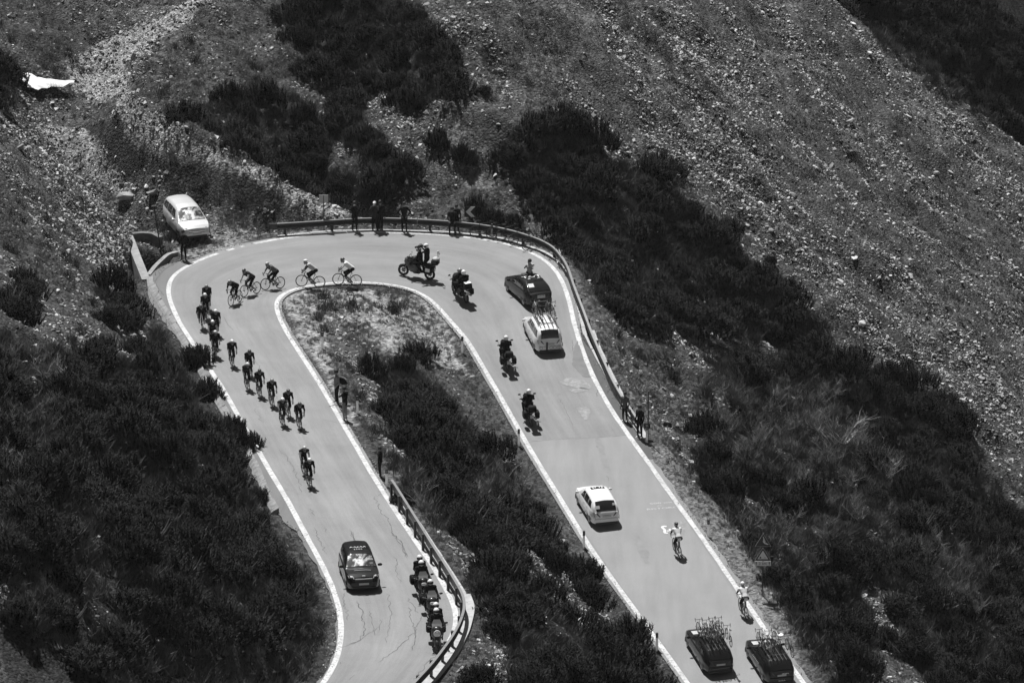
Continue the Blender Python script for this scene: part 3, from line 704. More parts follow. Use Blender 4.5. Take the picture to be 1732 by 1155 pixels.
# those that stand apart
for px_, py_, s_, h_, lb in [(737, 250, 1.0, 1.1, 'left of two pines standing apart on the scree above the bend'), (781, 275, .8, 1.5, 'narrow upright pine standing apart right of its broader neighbour on the scree above the bend'),
        (650, 305, 1.1, 1.0, 'broad pine alone on the slope above the spectators at the guardrail'), (1305, 445, .5, 1.2, 'tiny lone pine on the open scree beside the long dark belt'),
        (800, 372, .9, 1.3, 'pine right behind the black chevron sign'), (835, 380, 1.0, 1.2, 'pine behind the bicycles leaning on the guardrail'),(868, 385, .8, 1.2, 'pine behind the guardrail near the shirtless-looking bare stones at the bend'),
        (822, 160, .6, 1.0, 'low pine cushion alone high on the scree above the bend'), (1440, 262, .5, .6, 'flat dark cushion shrub alone in the middle of the scree slope'), (625, 632, .8, 1.2, 'small pine at the upper tip of the cover between the roads'),
        (417, 760, .75, 1.5, 'tall-shooted pine reaching over the white line of the upper road'), (330, 620, 1.15, 1.1, 'spreading pine reaching over the white line at the start of the bend'),(352, 672, .9, 1.1, 'pine against the gutter below the spreading one at the bend'), (385, 735, .9, 1.2, 'pine at the road edge just above the tall-shooted one'),
        (435, 850, .8, 1.1, 'pine at the roadside beside the wide grey shoulder'), (-22, 158, 1.0, 1.3, 'dark pine at the picture edge left of the snow patch'), (690, 850, .75, 1.0, 'rounded bush growing at the upper end of the lower guardrail'), (1240, 1120, .7, .9, 'unused')][:-1]:
    p = on_ground(px_, py_); pine(p[0], p[1], s_, h_, lb.replace('shirtless-looking ', ''))
# undergrowth: low dark scrub and dry grass tufts, too many to count
LIBU = bpy.data.collections.new('scrub_shapes'); LIBG = bpy.data.collections.new('tuft_shapes')
def tuft_mesh(seed, n, h, sp_, w, m_):
    r = random.Random(seed); V = []; F_ = []
    for _ in range(n):
        a_ = r.uniform(0, 6.28); d = sp_*math.sqrt(r.random()); b = Vector((d*math.cos(a_), d*math.sin(a_), -.03)); t = b+Vector((r.gauss(0, .35)*h, r.gauss(0, .35)*h, h*r.uniform(.6, 1.1))); s_ = Vector((math.cos(a_+1.5), math.sin(a_+1.5), 0))*w
        n0 = len(V); V += [tuple(b+s_), tuple(b-s_), tuple(t)]; F_.append((n0, n0+1, n0+2))
    return mesh_from('tuft', V, F_, [m_])
for i in range(4):
    LIBU.objects.link(bpy.data.objects.new('scrub_shape', tuft_mesh(i, 90, .55, .42, .022, M_DRY)))
    LIBG.objects.link(bpy.data.objects.new('tuft_shape', tuft_mesh(50+i, 36, .16, .14, .012, node_mat('dry_grass%d' % i, b_leaf(.13, .34), .85, .1))))
def udens(x, Y, px, py):
    dr = near_val(DR, x, Y); z_ = (zones(px, py-5) & ~near_val(RN, x, Y)) | inbare(px, py); return (z_ & (dr > .6))*.8+(~z_ & (dr > .9) & (fbm(x, Y, .4, 44, 3) > .60))*.10*((px < 700) | (px > 1000) & (py > 560) & (px < 1400))
x, Y, z, px, py = scatter(60000, udens, 31); print('scrub', len(x))
inst_cloud('undergrowth', x, Y, z-.03, rng.uniform(.5, 1.25, len(x)), LIBU, 'low dark dry scrub between the pines', .25)
def gdens(x, Y, px, py):
    st_ = near_val(stone, x, Y); dr = near_val(DR, x, Y); s_ = near_val(sh, x, Y); return ((st_ < .6) & (s_ < .5) & (dr > .25))*(fbm(x, Y, .6, 66, 3) > .42)*.9+((dr > .2) & (dr < 1.2))*.35
x, Y, z, px, py = scatter(170000, gdens, 33); print('grass', len(x))
inst_cloud('grass', x, Y, z, rng.uniform(.5, 1.4, len(x)), LIBG, 'short dry grass on the verges and banks', .2)
# bare deciduous bushes
def bare_mesh(seed, h=1.6, n=9):
    r = random.Random(seed); V = []; F_ = []
    def br(p, d, L, rad, lv):
        pts = [p]; q = p; dd = d
        for _ in range(3): dd = (dd+Vector((r.gauss(0, .16), r.gauss(0, .16), r.gauss(.05, .1)))).normalized(); q = q+dd*L/3; pts.append(q)
        add_tube(V, F_, pts, [rad, rad*.8, rad*.6, rad*.35], 3)
        if lv < 3:
            for _ in range(r.randint(2, 4)):
                k = r.randint(1, 3); br(pts[k], (dd+Vector((r.gauss(0, .5), r.gauss(0, .5), r.gauss(.1, .3)))).normalized(), L*r.uniform(.5, .75), rad*.6, lv+1)
    for _ in range(n):
        a_ = r.uniform(0, 6.28); br(Vector((r.gauss(0, .12), r.gauss(0, .12), -.1)), Vector((math.cos(a_)*.7, math.sin(a_)*.7, 1)).normalized(), h*.5*r.uniform(.7, 1.1), .022, 0)
    return mesh_from('branches', V, F_, [M_TWIG])
BM = [bare_mesh(500+i) for i in range(4)]
bs = spaced(30000, lambda x, Y, px, py: (inbare(px, py-20) & (near_val(DR, x, Y) > .9))*1.0, 77, 1.7)
print('bare', len(bs))
for x_, Y_, a_, b_ in bs:
    o = ob('bare_bush', random.choice(BM)); o.location = (x_, Y_, float(hgt(x_, Y_))-.05); s_ = random.uniform(.7, 1.3); o.scale = (s_, s_, s_); o.rotation_euler = (0, 0, random.uniform(0, 6.28))
    if a_ < 300: tag(o, 'leafless grey bush on the steep bank at the left edge', 'bush', 'leafless bushes at the left edge')
    elif a_ < 1000: tag(o, 'leafless grey bush on the bank between the roads', 'bush', 'leafless bushes between the roads')
    else: tag(o, 'leafless grey bush in the hollow right of the lower road', 'bush', 'leafless bushes right of the lower road')
for px_, py_, s_, lb in [(1425, 760, 1.7, 'largest leafless bush with pale forked branches against the dark pines'), (1500, 815, 1.3, 'second pale forked bush below and right of the largest leafless one')]:
    p = on_ground(px_, py_); o = ob('bare_bush', bare_mesh(900+int(px_), 1.9, 7)); o.data.materials[0] = mat('pale_bare_twigs', .26, .8); o.location = (p[0], p[1], p[2]-.05); o.scale = (s_, s_, s_); tag(o, lb, 'bush')

# ------------------------------------------------------------------ guardrails, kerbs, walls
M_STEEL = mat('weathered_brown_steel', .035, .45, .3, noise=.3, scale=2)
M_STEELT = mat('galvanised_edge', .30, .4, .6)
M_BLK = mat('black_plastic', .018, .5); M_WHT = mat('white_plastic', .8, .45); M_DGR = mat('dark_grey', .05, .6); M_MGR = mat('mid_grey', .2, .6)
def frame_line(L):
    t = np.gradient(L, axis=0); t[:, 2] *= 1; t /= np.linalg.norm(t, axis=1)[:, None]; s = np.stack([-t[:, 1], t[:, 0], 0*t[:, 0]], 1); s /= np.linalg.norm(s, axis=1)[:, None]; return t, s
def sweep(L, prof, close=True):
    """profile points (side, up) swept along a line"""
    t, s = frame_line(L); pr = prof+[prof[0]] if close else prof
    return np.stack([L+s*a+np.array([0, 0, 1.])*b for a, b in pr], 1)
def cap_ends(me_V, P): pass
def beam_piece(name, L, prof, m_, parent, smooth=False):
    P = sweep(L, prof)[:, :-1]; n, m = P.shape[:2]; V = [tuple(v) for v in P.reshape(-1, 3)]; F_ = []
    for i in range(n-1):
        for j in range(m): a_ = i*m+j; b_ = i*m+(j+1) % m; F_.append((a_, b_, b_+m, a_+m))
    F_.append(tuple(range(m))[::-1]); F_.append(tuple((n-1)*m+j for j in range(m)))
    me = mesh_from(name, V, F_, [m_], smooth); bm = bmesh.new(); bm.from_mesh(me); bmesh.ops.recalc_face_normals(bm, faces=bm.faces); bm.to_mesh(me); bm.free()
    return ob(name, me, parent)
def bbox_mesh(name, sx, sy, sz, m_, z0=0.0, bev=0.0, taper=1.0):
    bm = bmesh.new(); bmesh.ops.create_cube(bm, size=1)
    for v in bm.verts:
        k = taper if v.co.z > 0 else 1.0; v.co.x *= sx*k; v.co.y *= sy*k; v.co.z = (v.co.z+.5)*sz+z0
    if bev: bmesh.ops.bevel(bm, geom=list(bm.edges), offset=bev, segments=1, affect='EDGES')
    me = bpy.data.meshes.new(name); bm.to_mesh(me); bm.free(); me.materials.append(m_); return me
RAILPROF = [(-.05, -.30), (.05, -.30), (.07, -.22), (.02, -.15), (.07, -.08), (.06, 0), (-.05, 0)]
def guardrail(pts, label, rail_h, post_step, side, n_pieces=4.0, base_lift=0.0):
    L = smooth_line(resamp(polyw(pts, rail_h), step=.5), 3)
    e = empty('guardrail', label, 'guardrail'); e.location = tuple(L[0]); inv = -np.array(L[0])
    prof = [(a_*side, b_) for a_, b_ in RAILPROF]; s = arc(L); k = max(1, int(s[-1]/n_pieces)); pp = None
    for i in range(k):
        t0 = s[-1]*i/k; t1 = s[-1]*(i+1)/k-.03; Lp = resamp(L, t=np.linspace(t0, t1, 9))+inv; beam_piece('rail_beam', Lp, prof, M_STEEL, e)
        tp = beam_piece('rail_top', Lp+np.array([0, 0, .003]), [(-.055*side, 0), (.065*side, 0), (.065*side, .03), (-.055*side, .03)], M_STEELT, e)
    pm = bbox_mesh('post', .14, .11, rail_h+.42, M_STEEL, -rail_h-.4)
    T, S_ = frame_line(L)
    for d in np.arange(.6, s[-1], post_step):
        q = resamp(L, t=[d])[0]; i = int(np.argmin(np.abs(s-d))); o = ob('post', pm, e); q = q+S_[i]*side*(-.13)+inv; o.location = (q[0], q[1], q[2]); o.rotation_euler = (0, 0, math.atan2(T[i, 1], T[i, 0]))
    return e, L
RAIL1 = [(466,379),(500,377),(560,373),(600,370),(640,369),(680,370),(740,373),(794,377.5),(833,383),(863,389),(911,404),(936,417),(950,434),(960,450),(971,484),(988,528),(998,556),(1013,592),(1036,643),(1050,668),(1071,698),(1080,712)]
g1, L1 = guardrail(RAIL1, 'long dark steel guardrail round the outside of the hairpin bend', .68, 2.9, -1)
RAIL2 = [(662,811.5),(670,823),(688.7,853),(709.5,886),(730,919.6),(753,955),(776.5,993.5),(785,1011),(786,1022),(784,1035),(776.5,1056),(764,1078),(732,1120.8),(703,1151.7),(660,1200)]
g2, L2 = guardrail(RAIL2, 'lower dark steel guardrail curving beside the motorbikes above the retaining wall', .80, 2.0, 1)
ob('end_cap', bbox_mesh('end_cap', .5, .16, .36, M_STEEL, -.18, .03), g1).location = (-.15, 0, -.14)
# pale concrete kerb under the outer rail, and its short rubble-free footing
def kerb(pts, w, h, label, m_=M_CONC, name='kerb', base=-.35):
    L = smooth_line(resamp(polyw(pts), step=.5), 2); e = empty(name, label, name.replace('_', ' ')); e.location = tuple(L[0]); s = arc(L); k = max(1, int(s[-1]/1.0))
    for i in range(k):
        Lp = resamp(L, t=np.linspace(s[-1]*i/k, s[-1]*(i+1)/k-.025, 3))-np.array(L[0]); Lp = Lp+rng.normal(0, .006, 3); beam_piece('kerb_stone', Lp, [(-w/2, base), (w/2, base), (w/2, h), (-w/2, h)], m_, e)
    return e
M_KERB = mat('pale_kerb_concrete', .36, .85, noise=.2, scale=4, bump=.2)
kerb([(470,399),(502,396),(565,390.5),(627,389),(689,390),(752,392),(809,397),(850,403),(895,416),(930,430),(952,452),(966,476),(975,503),(981,528),(986,553),(990,567)], .20, .02, 'thin pale concrete kerb outside the white line along the top of the bend', M_KERB)
kerb([(989,567),(1006,602),(1028,642),(1048,685),(1066,712),(1084,740)], .13, .10, 'pale concrete kerb along the dark strip below the outer guardrail', M_KERB)
kerb([(1000,560),(1012,592),(1036,642),(1058,686),(1076,714),(1092,742)], .34, .06, 'wide pale concrete footing on the far side of the outer guardrail', M_KERB)
kerb([(665,836),(695,884),(727,934),(756,980),(776,1012),(782,1030),(779,1050)], .10, .03, 'pale concrete kerb between the white line and the lower guardrail', M_CONC)
kerb([(676,840),(703,880),(726,915),(748,948),(772,985),(786,1008),(793,1028)], .30, .02, 'concrete footing beyond the posts of the lower guardrail', M_KERB)
# gutter wall at the foot of the left hillside
GUT = [(248,472),(249,484),(262,509),(280,538),(300,571),(328,617),(352,662),(378,705),(404,748),(430,797),(446,843),(459,868)]
LG = smooth_line(resamp(polyw(GUT), step=.4), 2); e = empty('gutter_wall', 'low pale concrete gutter wall at the foot of the rocky slope left of the bend', 'wall'); e.location = tuple(LG[0]); s = arc(LG); k = int(s[-1]/1.6)
for i in range(k):
    Lp = resamp(LG, t=np.linspace(s[-1]*i/k, s[-1]*(i+1)/k-.03, 4))-np.array(LG[0]); w = .34+random.uniform(-.05, .05)
    beam_piece('concrete_section', Lp, [(0.0, -.4), (w, -.4), (w, .22+random.uniform(-.04, .04)), (.12, .12), (0.0, .02)][::1] if True else None, mat('gutter_concrete', .20, .9, noise=.35, scale=3, bump=.4), e)
# light flank of concrete going up round the culvert pit
def wall_line(name, label, pts3, w, m_, cat='wall', top=0.0, depth=1.2, part='wall_section', step=1.5, cope=None):
    L = resamp(np.array(pts3), step=.3); e = empty(name, label, cat); e.location = tuple(L[0]); s = arc(L); k = max(1, int(s[-1]/step))
    for i in range(k):
        Lp = resamp(L, t=np.linspace(s[-1]*i/k, s[-1]*(i+1)/k-.012, 4))-np.array(L[0])
        beam_piece(part, Lp, [(-w/2, top-depth), (w/2, top-depth), (w/2, top), (-w/2, top)], m_, e)
        if cope: beam_piece('coping', Lp, [(-w/2-cope, top+.002), (w/2+cope, top+.002), (w/2+cope, top+.09), (-w/2-cope, top+.09)], M_CONC, e)
    return e
def gp(px, py, dz=0.0): p = on_road(px, py, 0); return (p[0], p[1], p[2]+dz)
wall_line('culvert_wall', 'pale concrete wall curving round the dark culvert pit beside the bend', [gp(218,407,.30),gp(224,420,.25),gp(232,440,.18),gp(240,458,.12),gp(247,474,.06)], .46, M_CONC, depth=2.2)
wall_line('culvert_wall', 'dark mossy headwall closing the culvert pit on the side of the parked car', [gp(224,404,.35),gp(240,402,.34),gp(262,404,.34),gp(272,408,.25)], .30, M_CONCD, depth=2.4)
wall_line('culvert_wall', 'stepped broken concrete wall between the culvert pit and the road edge', [gp(251,466,.06),gp(262,452,.08),gp(274,441,.10),gp(284,433,.14),gp(300,428,.10)], .24, M_CONC, depth=1.6, step=.7)
# retaining wall below the lower guardrail
RW = [(803,1026),(801,1041),(794,1068),(778,1098.7),(756,1127),(734,1154),(700,1192)]
LR = smooth_line(resamp(np.vstack([polyw([(795,1006)]), polyw(RW)]), step=.35), 3); e = empty('retaining_wall', 'dark stone retaining wall with pale coping under the lower guardrail', 'wall'); e.location = tuple(LR[0]); s = arc(LR); k = int(s[-1]/1.5); M_RW = mat('retaining_wall_stone', .07, .9, noise=.45, scale=5, bump=.8)
for i in range(k):
    Lp = resamp(LR, t=np.linspace(s[-1]*i/k, s[-1]*(i+1)/k-.01, 4))-np.array(LR[0])
    beam_piece('coping', Lp, [(-.60, -.25), (.02, -.25), (.02, .07), (-.60, .07)], M_KERB, e)
    beam_piece('wall_section', Lp, [(-.6, -3.6), (.1, -3.6), (-.03, -.26), (-.6, -.26)], M_RW, e)

# ------------------------------------------------------------------ posts and signs
def b_post(nt, b):
    q = NB(nt); b.inputs['Base Color'].default_value = (.85, .85, .85, 1); t = q.n('ShaderNodeBsdfTranslucent'); t.inputs[0].default_value = (.8, .8, .8, 1); m = q.n('ShaderNodeMixShader'); m.inputs[0].default_value = .55
    q.l(b.outputs[0], m.inputs[1]); q.l(t.outputs[0], m.inputs[2]); q.l(m.outputs[0], nt.nodes['Material Output'].inputs[0])
M_POST = node_mat('thin_white_plastic_shell', b_post, .5, .4)
def delineator(px, py, label, s=1.0):
    p = on_ground(px, py); e = empty('delineator_post', label, 'delineator post', 'white delineator posts along the roads'); e.location = tuple(p); e.scale = (s, s, s)
    ob('post', bbox_mesh('post', .12, .10, .95, M_POST, -.25, .015), e)
    b = ob('black_band', bbox_mesh('black_band', .126, .106, .24, M_BLK, .70, .012), e); ob('reflector', bbox_mesh('reflector', .05, .112, .12, M_MGR, .76), b)
for a_, b_, lb in [(545.5,590,'white post with black top on the grassy tip between the roads'),(604.5,699,'white post with black top on the gravel beside the two standing spectators'),(654,823,'white post with black top just before the lower guardrail begins'),
        (782,597,'white post at the inner edge of the lower road nearest to the bend'),(877.5,754,'white post at the inner edge of the lower road level with the last motorbike'),(987.5,927,'white post at the road edge just below the white hatchback'),(1111,1100,'white post at the road edge left of the dark team cars'),
        (1198,908,'white post on the grass verge right of the lone climbing cyclist'),(1094,748,'white post at the feet of the spectator at the end of the outer guardrail'),(832,405,'short white post under the bicycles leaning on the guardrail')]: delineator(a_, b_, lb)
def pole(name, label, cat, px, py, h, r_=.03, m_=M_DGR, tilt=(0, 0)):
    p = on_ground(px, py); e = empty(name, label, cat); e.location = tuple(p); e.rotation_euler = (tilt[0], tilt[1], 0)
    V = []; F_ = []; add_tube(V, F_, [(0, 0, -.3), (0, 0, h)], r_, 8); ob('pole', mesh_from('pole', V, F_, [m_]), e); return e
pole('snow_pole', 'tall thin snow pole standing on the gravel beside the lower guardrail start', 'pole', 665.5, 806, 2.95, .022)
pole('snow_pole', 'tall thin dark snow pole behind the white post at the end of the outer guardrail', 'pole', 1096, 746, 2.8, .03)
e = pole('marker_pole', 'leaning black pole with a dark block on top beside the culvert pit', 'pole', 272, 424, 2.55, .035, M_BLK, (0, -.12)); ob('block', bbox_mesh('block', .34, .2, .22, M_BLK, 2.5, .04), e)
e = pole('road_sign', 'square grey sign seen from behind on a thin pole by the guardrail end', 'sign', 548, 389, 2.1, .028); ob('sign_panel', bbox_mesh('sign_panel', .52, .03, .46, mat('sign_back', .4, .5), 1.65), e)
for dz in (1.75, 1.98): ob('bracket', bbox_mesh('bracket', .3, .05, .03, M_DGR, dz), e).location = (0, .03, 0)
def flat_poly(name, pts, m_, parent, y=0.0, th=.012):
    bm = bmesh.new(); vs = [bm.verts.new((a_, y, b_)) for a_, b_ in pts]; f = bm.faces.new(vs); r_ = bmesh.ops.extrude_face_region(bm, geom=[f]); bmesh.ops.translate(bm, vec=(0, th, 0), verts=[g for g in r_['geom'] if isinstance(g, bmesh.types.BMVert)])
    bmesh.ops.recalc_face_normals(bm, faces=bm.faces); me = bpy.data.meshes.new(name); bm.to_mesh(me); bm.free(); me.materials.append(m_); return ob(name, me, parent)
e = pole('chevron_sign', 'black square sign with a pale chevron pointing left behind the guardrail', 'sign', 795, 393, 1.1, .03); p_ = flat_poly('sign_panel', [(-.32, .95), (.32, .95), (.32, 1.6), (-.32, 1.6)], M_BLK, e, -.05)
flat_poly('chevron', [(-.25, 1.28), (.06, 1.6), (.30, 1.6), (.02, 1.28), (.30, .96), (.06, .96)], mat('chevron_face', .85, .5), p_, -.063, .01)
# double warning sign
M_TRI = mat('sign_border', .03, .5); M_FACE = mat('sign_face', .7, .5); M_SB = mat('sign_face_dark', .035, .5); M_EDGE = mat('sign_rim', .4, .5)
e = pole('warning_sign', 'two triangular warning signs one above the other over a 3 km plate by the verge', 'sign', 1289, 1006, 3.3, .035)
def tri(z0, w, s_=1.0): c = z0+w*.2887; return [(-w/2*s_, c-w*.2887*s_), (w/2*s_, c-w*.2887*s_), (0, c+w*.5774*s_)]
W_ = .80
for z0, k in ((2.60, 0), (1.86, 1)):
    z1 = z0; a_ = flat_poly('sign_triangle', tri(z1, W_), M_EDGE, e, -.05); flat_poly('border', tri(z1, W_, .93), M_TRI, a_, -.056, .008)
    if k == 0:
        flat_poly('face', tri(z1, W_, .66), M_SB, a_, -.062, .006); flat_poly('falling_rocks', [(-.02, z1+.56), (.02, z1+.50), (.10, z1+.32), (.13, z1+.22), (.28, z1+.11), (.20, z1+.10), (.06, z1+.16), (-.02, z1+.26), (.01, z1+.40)], M_FACE, a_, -.070, .006)
        for x_, z_ in ((.09, .20), (.02, .30), (.14, .27)): flat_poly('rock_mark', [(x_, z1+z_), (x_+.04, z1+z_), (x_+.03, z1+z_+.05)], M_SB, a_, -.078, .005)
    else:
        flat_poly('face', tri(z1, W_, .66), M_FACE, a_, -.062, .006); flat_poly('rock_mark', [(-.17, z1+.12), (-.07, z1+.12), (-.09, z1+.20), (-.14, z1+.22)], M_SB, a_, -.070, .006); flat_poly('rock_mark', [(.05, z1+.13), (.10, z1+.20), (.16, z1+.13)], M_EDGE, a_, -.070, .006)
pl = flat_poly('distance_plate', [(-.40, 1.58), (.40, 1.58), (.40, 1.82), (-.40, 1.82)], M_FACE, e, -.055)
def text_mesh(name, body, size, m_, parent, mtx, th=.004, sx=1.0):
    c = bpy.data.curves.new(name, 'FONT'); c.body = body; c.size = size; c.align_x = 'CENTER'; c.align_y = 'CENTER'; c.extrude = th/2; c.resolution_u = 2
    o = bpy.data.objects.new('tmp', c); COL.objects.link(o); dg = bpy.context.evaluated_depsgraph_get(); me = bpy.data.meshes.new_from_object(o.evaluated_get(dg)); bpy.data.objects.remove(o)
    me.transform(mtx @ Matrix.Diagonal((sx, 1, 1, 1))); me.materials.clear(); me.materials.append(m_); return ob(name, me, parent)
UPR = Matrix.Rotation(R(90), 4, 'X')
text_mesh('lettering', '3 km', .19, M_BLK, pl, Matrix.Translation((0, -.062, 1.70)) @ UPR)
for s_ in (-1, 1): flat_poly('arrow', [(s_*.32-.015, 1.61), (s_*.32+.015, 1.61), (s_*.32+.015, 1.73), (s_*.32+.045, 1.73), (s_*.32, 1.80), (s_*.32-.045, 1.73), (s_*.32-.015, 1.73)], M_BLK, pl, -.062, .005)
# writing painted on the road
def road_text(body, px, py, size, label, sx=1.35):
    p = on_road(px, py); o = text_mesh('painted_text', body, size, mat('faded_road_letters', .42, .8, noise=.15, scale=5), None, Matrix.Identity(4), 0, sx); q0 = on_road(px+20, py-1.5); a_ = math.atan2(q0[1]-p[1], q0[0]-p[0])
    me = o.data
    for v in me.vertices:
        c, s_ = math.cos(a_), math.sin(a_); X = p[0]+v.co.x*c-v.co.y*s_; Y_ = p[1]+v.co.x*s_+v.co.y*c; v.co = (X, Y_, float(zroad(X, Y_))+.011)
    return tag(o, label, 'road marking')
road_text('500 mt', 1118, 850.5, .26, 'first line of faded white writing near the right road edge', 1.6)
road_text('AL', 1116, 855.3, .16, 'tiny middle line of the faded white writing on the road', 1.5)
road_text('RISTORO', 1121, 859.5, .28, 'longest bottom line of the faded white writing on the road', 1.45)
def stroke(pts, w, label, m_):
    L = resamp(polyw(pts), step=.06); A = L.copy(); t, s_ = frame_line(L); P = np.stack([L-s_*w/2, L+s_*w/2], 1); P[..., 2] = zroad(P[..., 0], P[..., 1])+.012; return tag(ob('painted_figure', grid_mesh('painted_figure', P, [m_])), label, 'road marking')
q = lambda a, b: (1080+a/11.55, 830+b/11.55)
M_FIG = mat('white_figure_paint', .58, .7, noise=.1, scale=4)
stroke([q(548,696), q(500,690), q(455,706), q(478,730), q(515,762), q(505,800), q(520,824), q(572,824)], .13, 'bold white angular painted figure on the road beside the climbing cyclist', M_FIG)
stroke([q(548,778), q(575,785), q(600,782), q(618,765), q(600,742)], .10, 'small white hook painted next to the angular figure on the road', M_FIG)
# cracks in the old tarmac of the upper road
V = []; F_ = []
def crack(pts, w=.035, jit=.05):
    w *= .75
    L = resamp(polyw(pts), step=.22); n = len(L); L[1:-1, :2] += rng.normal(0, jit, (n-2, 2)); t, s_ = frame_line(L); ww = w*rng.uniform(.4, 1.3, n)[:, None]; ww[0] = ww[-1] = .005
    A = L-s_*ww/2; B = L+s_*ww/2; n0 = len(V)
    for i in range(n): V.append((A[i, 0], A[i, 1], float(zroad(A[i, 0], A[i, 1]))+.006)); V.append((B[i, 0], B[i, 1], float(zroad(B[i, 0], B[i, 1]))+.006))
    for i in range(n-1): F_.append((n0+2*i, n0+2*i+1, n0+2*i+3, n0+2*i+2))
zb = lambda a, b: (560+a/5.775, 900+b/5.775)
za = lambda a, b: (460+a/4.81, 720+b/4.81)
crack([zb(180,0), zb(230,70), zb(245,100)]); crack([zb(600,0), zb(650,60), zb(700,130), zb(745,240)], .05); crack([zb(610,230), zb(650,300), zb(620,370), zb(650,420), zb(680,500)], .035); crack([zb(250,670), zb(290,740), zb(310,830), zb(325,900), zb(315,990), zb(260,1060), zb(180,1090)], .06)
crack([zb(130,590), zb(120,680), zb(150,760), zb(165,860)], .04); crack([zb(380,760), zb(400,860), zb(410,960), zb(430,1010)], .03); crack([zb(470,850), zb(475,960)], .04); crack([zb(530,600), zb(575,700), zb(590,800), zb(560,960), zb(540,1080)], .03); crack([zb(750,640), zb(800,710), zb(850,790)], .035); crack([zb(755,730), zb(790,860), zb(830,960), zb(835,1080), zb(790,1155)], .04)
crack([zb(1080,660), zb(1150,640)], .03); crack([za(830,570), za(880,690), za(950,760), za(990,890), za(1050,980), za(1100,1070)], .04); crack([za(850,575), za(910,545)], .03); crack([za(350,820), za(370,890), za(410,980), za(450,1050)], .035); crack([za(630,850), za(690,940)], .03); crack([za(320,670), za(350,730)], .03); crack([za(180,350), za(210,440), za(240,540)], .025); crack([za(60,190), za(140,290), za(190,370)], .025); crack([za(420,830), za(445,870)], .03)
crack([(547,1125), (560,1100), (600,1088), (640,1060)], .03); crack([(640,1120), (668,1100), (700,1070), (712,1040)], .035); crack([(590,1150), (600,1140)], .03); crack([(700,1150), (722,1120), (745,1100)], .03); crack([(378,535), (385,548), (396,560)], .03, .02); crack([(1020,640), (1012,660), (1008,672)], .025)
crack([(893,748), (925,744), (960,742), (1000,741), (1040,738), (1062,736)], .035, .03); crack([(942,668), (960,700), (968,722)], .02); crack([(1010,752), (1020,775), (1028,800), (1030,815)], .03); crack([(425,600), (450,640), (470,675)], .02); crack([(430,690), (445,715)], .02); crack([(546,710), (580,716), (604,708)], .02)
crack([(262,455), (290,445), (316,432), (350,425)], .04, .03); crack([(276,500), (262,475), (280,455), (305,440)], .04, .03); crack([(968,575),(970,600),(985,625),(1000,640)], .04, .03)
tag(ob('tarmac_cracks', mesh_from('tarmac_cracks', V, F_, [mat('crack_dark', .07, .9)])), 'fine dark cracks in the old tarmac', kind='stuff')
# faint tyre and seepage stains, sheets of slightly darker tarmac
M_STAIN = mat('stained_asphalt', .20, .85, noise=.12, scale=2)
for P in ([(1070,893),(1076,895),(1096,935),(1098,955),(1088,952),(1078,925)], [(1008,740),(1016,742),(1030,785),(1034,808),(1026,806),(1014,770)]): sheet('tarmac_stain', P, M_STAIN, .0065, jit=.05)

# ------------------------------------------------------------------ placing vehicles and riders on the sloping road
def basis(p, d, lean=0.0):
    f = Vector((d[0], d[1], 0)).normalized(); e_ = .6
    dz = float(zroad(p[0]+f.x*e_, p[1]+f.y*e_)-zroad(p[0]-f.x*e_, p[1]-f.y*e_))/(2*e_); f = Vector((f.x, f.y, dz)).normalized()
    r_ = f.cross(Vector((0, 0, 1))).normalized(); u = r_.cross(f)
    M = Matrix((r_, f, u)).transposed().to_4x4(); return M @ Matrix.Rotation(lean, 4, 'Y')
def place(root, p, d, lean=0.0, sc=1.0):
    root.matrix_world = Matrix.Translation((p[0], p[1], float(zroad(p[0], p[1]))+.003)) @ basis(p, d, lean) @ Matrix.Scale(sc, 4); return root
def solve(anchor, px, py, d, lean=0.0, sc=1.0):
    anchor = Vector(anchor)*sc
    """road point of the root so that its local anchor point is seen at a picture point"""
    p = on_road(px, py+35)[:2].copy()
    for _ in range(30):
        w = Matrix.Translation((p[0], p[1], float(zroad(p[0], p[1])))) @ basis(p, d, lean) @ Vector(anchor); a_, b_ = proj(w.x, w.y, w.z)
        s_ = FPX/290.; p[0] += (px-a_)/s_*.9; p[1] += -(py-b_)/(s_*.36)*.6
    return p
def setm(o, m_):
    """material on the object, so that copies may share the mesh"""
    for i, x in enumerate(m_): o.material_slots[i].link = 'OBJECT'; o.material_slots[i].material = x
# ------------------------------------------------------------------ bicycle
M_TYRE = mat('tyre_rubber', .02, .75); M_CARB = mat('black_carbon', .02, .35); M_ALU = mat('alloy', .5, .35, .8); M_GLOSSW = mat('white_gloss', .78, .25, coat=.5)
def torus(V, F_, c, R_, r_, n=28, m=6, ax='x'):
    b0 = len(V)
    for i in range(n):
        a_ = 2*math.pi*i/n
        for j in range(m):
            t = 2*math.pi*j/m; rr = R_+r_*math.cos(t); V.append((c[0]+r_*math.sin(t), c[1]+rr*math.cos(a_), c[2]+rr*math.sin(a_)))
    for i in range(n):
        for j in range(m): F_.append((b0+i*m+j, b0+((i+1) % n)*m+j, b0+((i+1) % n)*m+(j+1) % m, b0+i*m+(j+1) % m))
def disc(V, F_, c, R_, w, n=20):
    b0 = len(V)
    for s_ in (-1, 1):
        for i in range(n): a_ = 2*math.pi*i/n; V.append((c[0]+s_*w/2, c[1]+R_*math.cos(a_), c[2]+R_*math.sin(a_)))
    F_.append(tuple(b0+i for i in range(n))); F_.append(tuple(b0+n+i for i in reversed(range(n))))
    for i in range(n): F_.append((b0+i, b0+n+i, b0+n+(i+1) % n, b0+(i+1) % n))
def fixn(me):
    bm = bmesh.new(); bm.from_mesh(me); bmesh.ops.recalc_face_normals(bm, faces=bm.faces); bm.to_mesh(me); bm.free(); return me
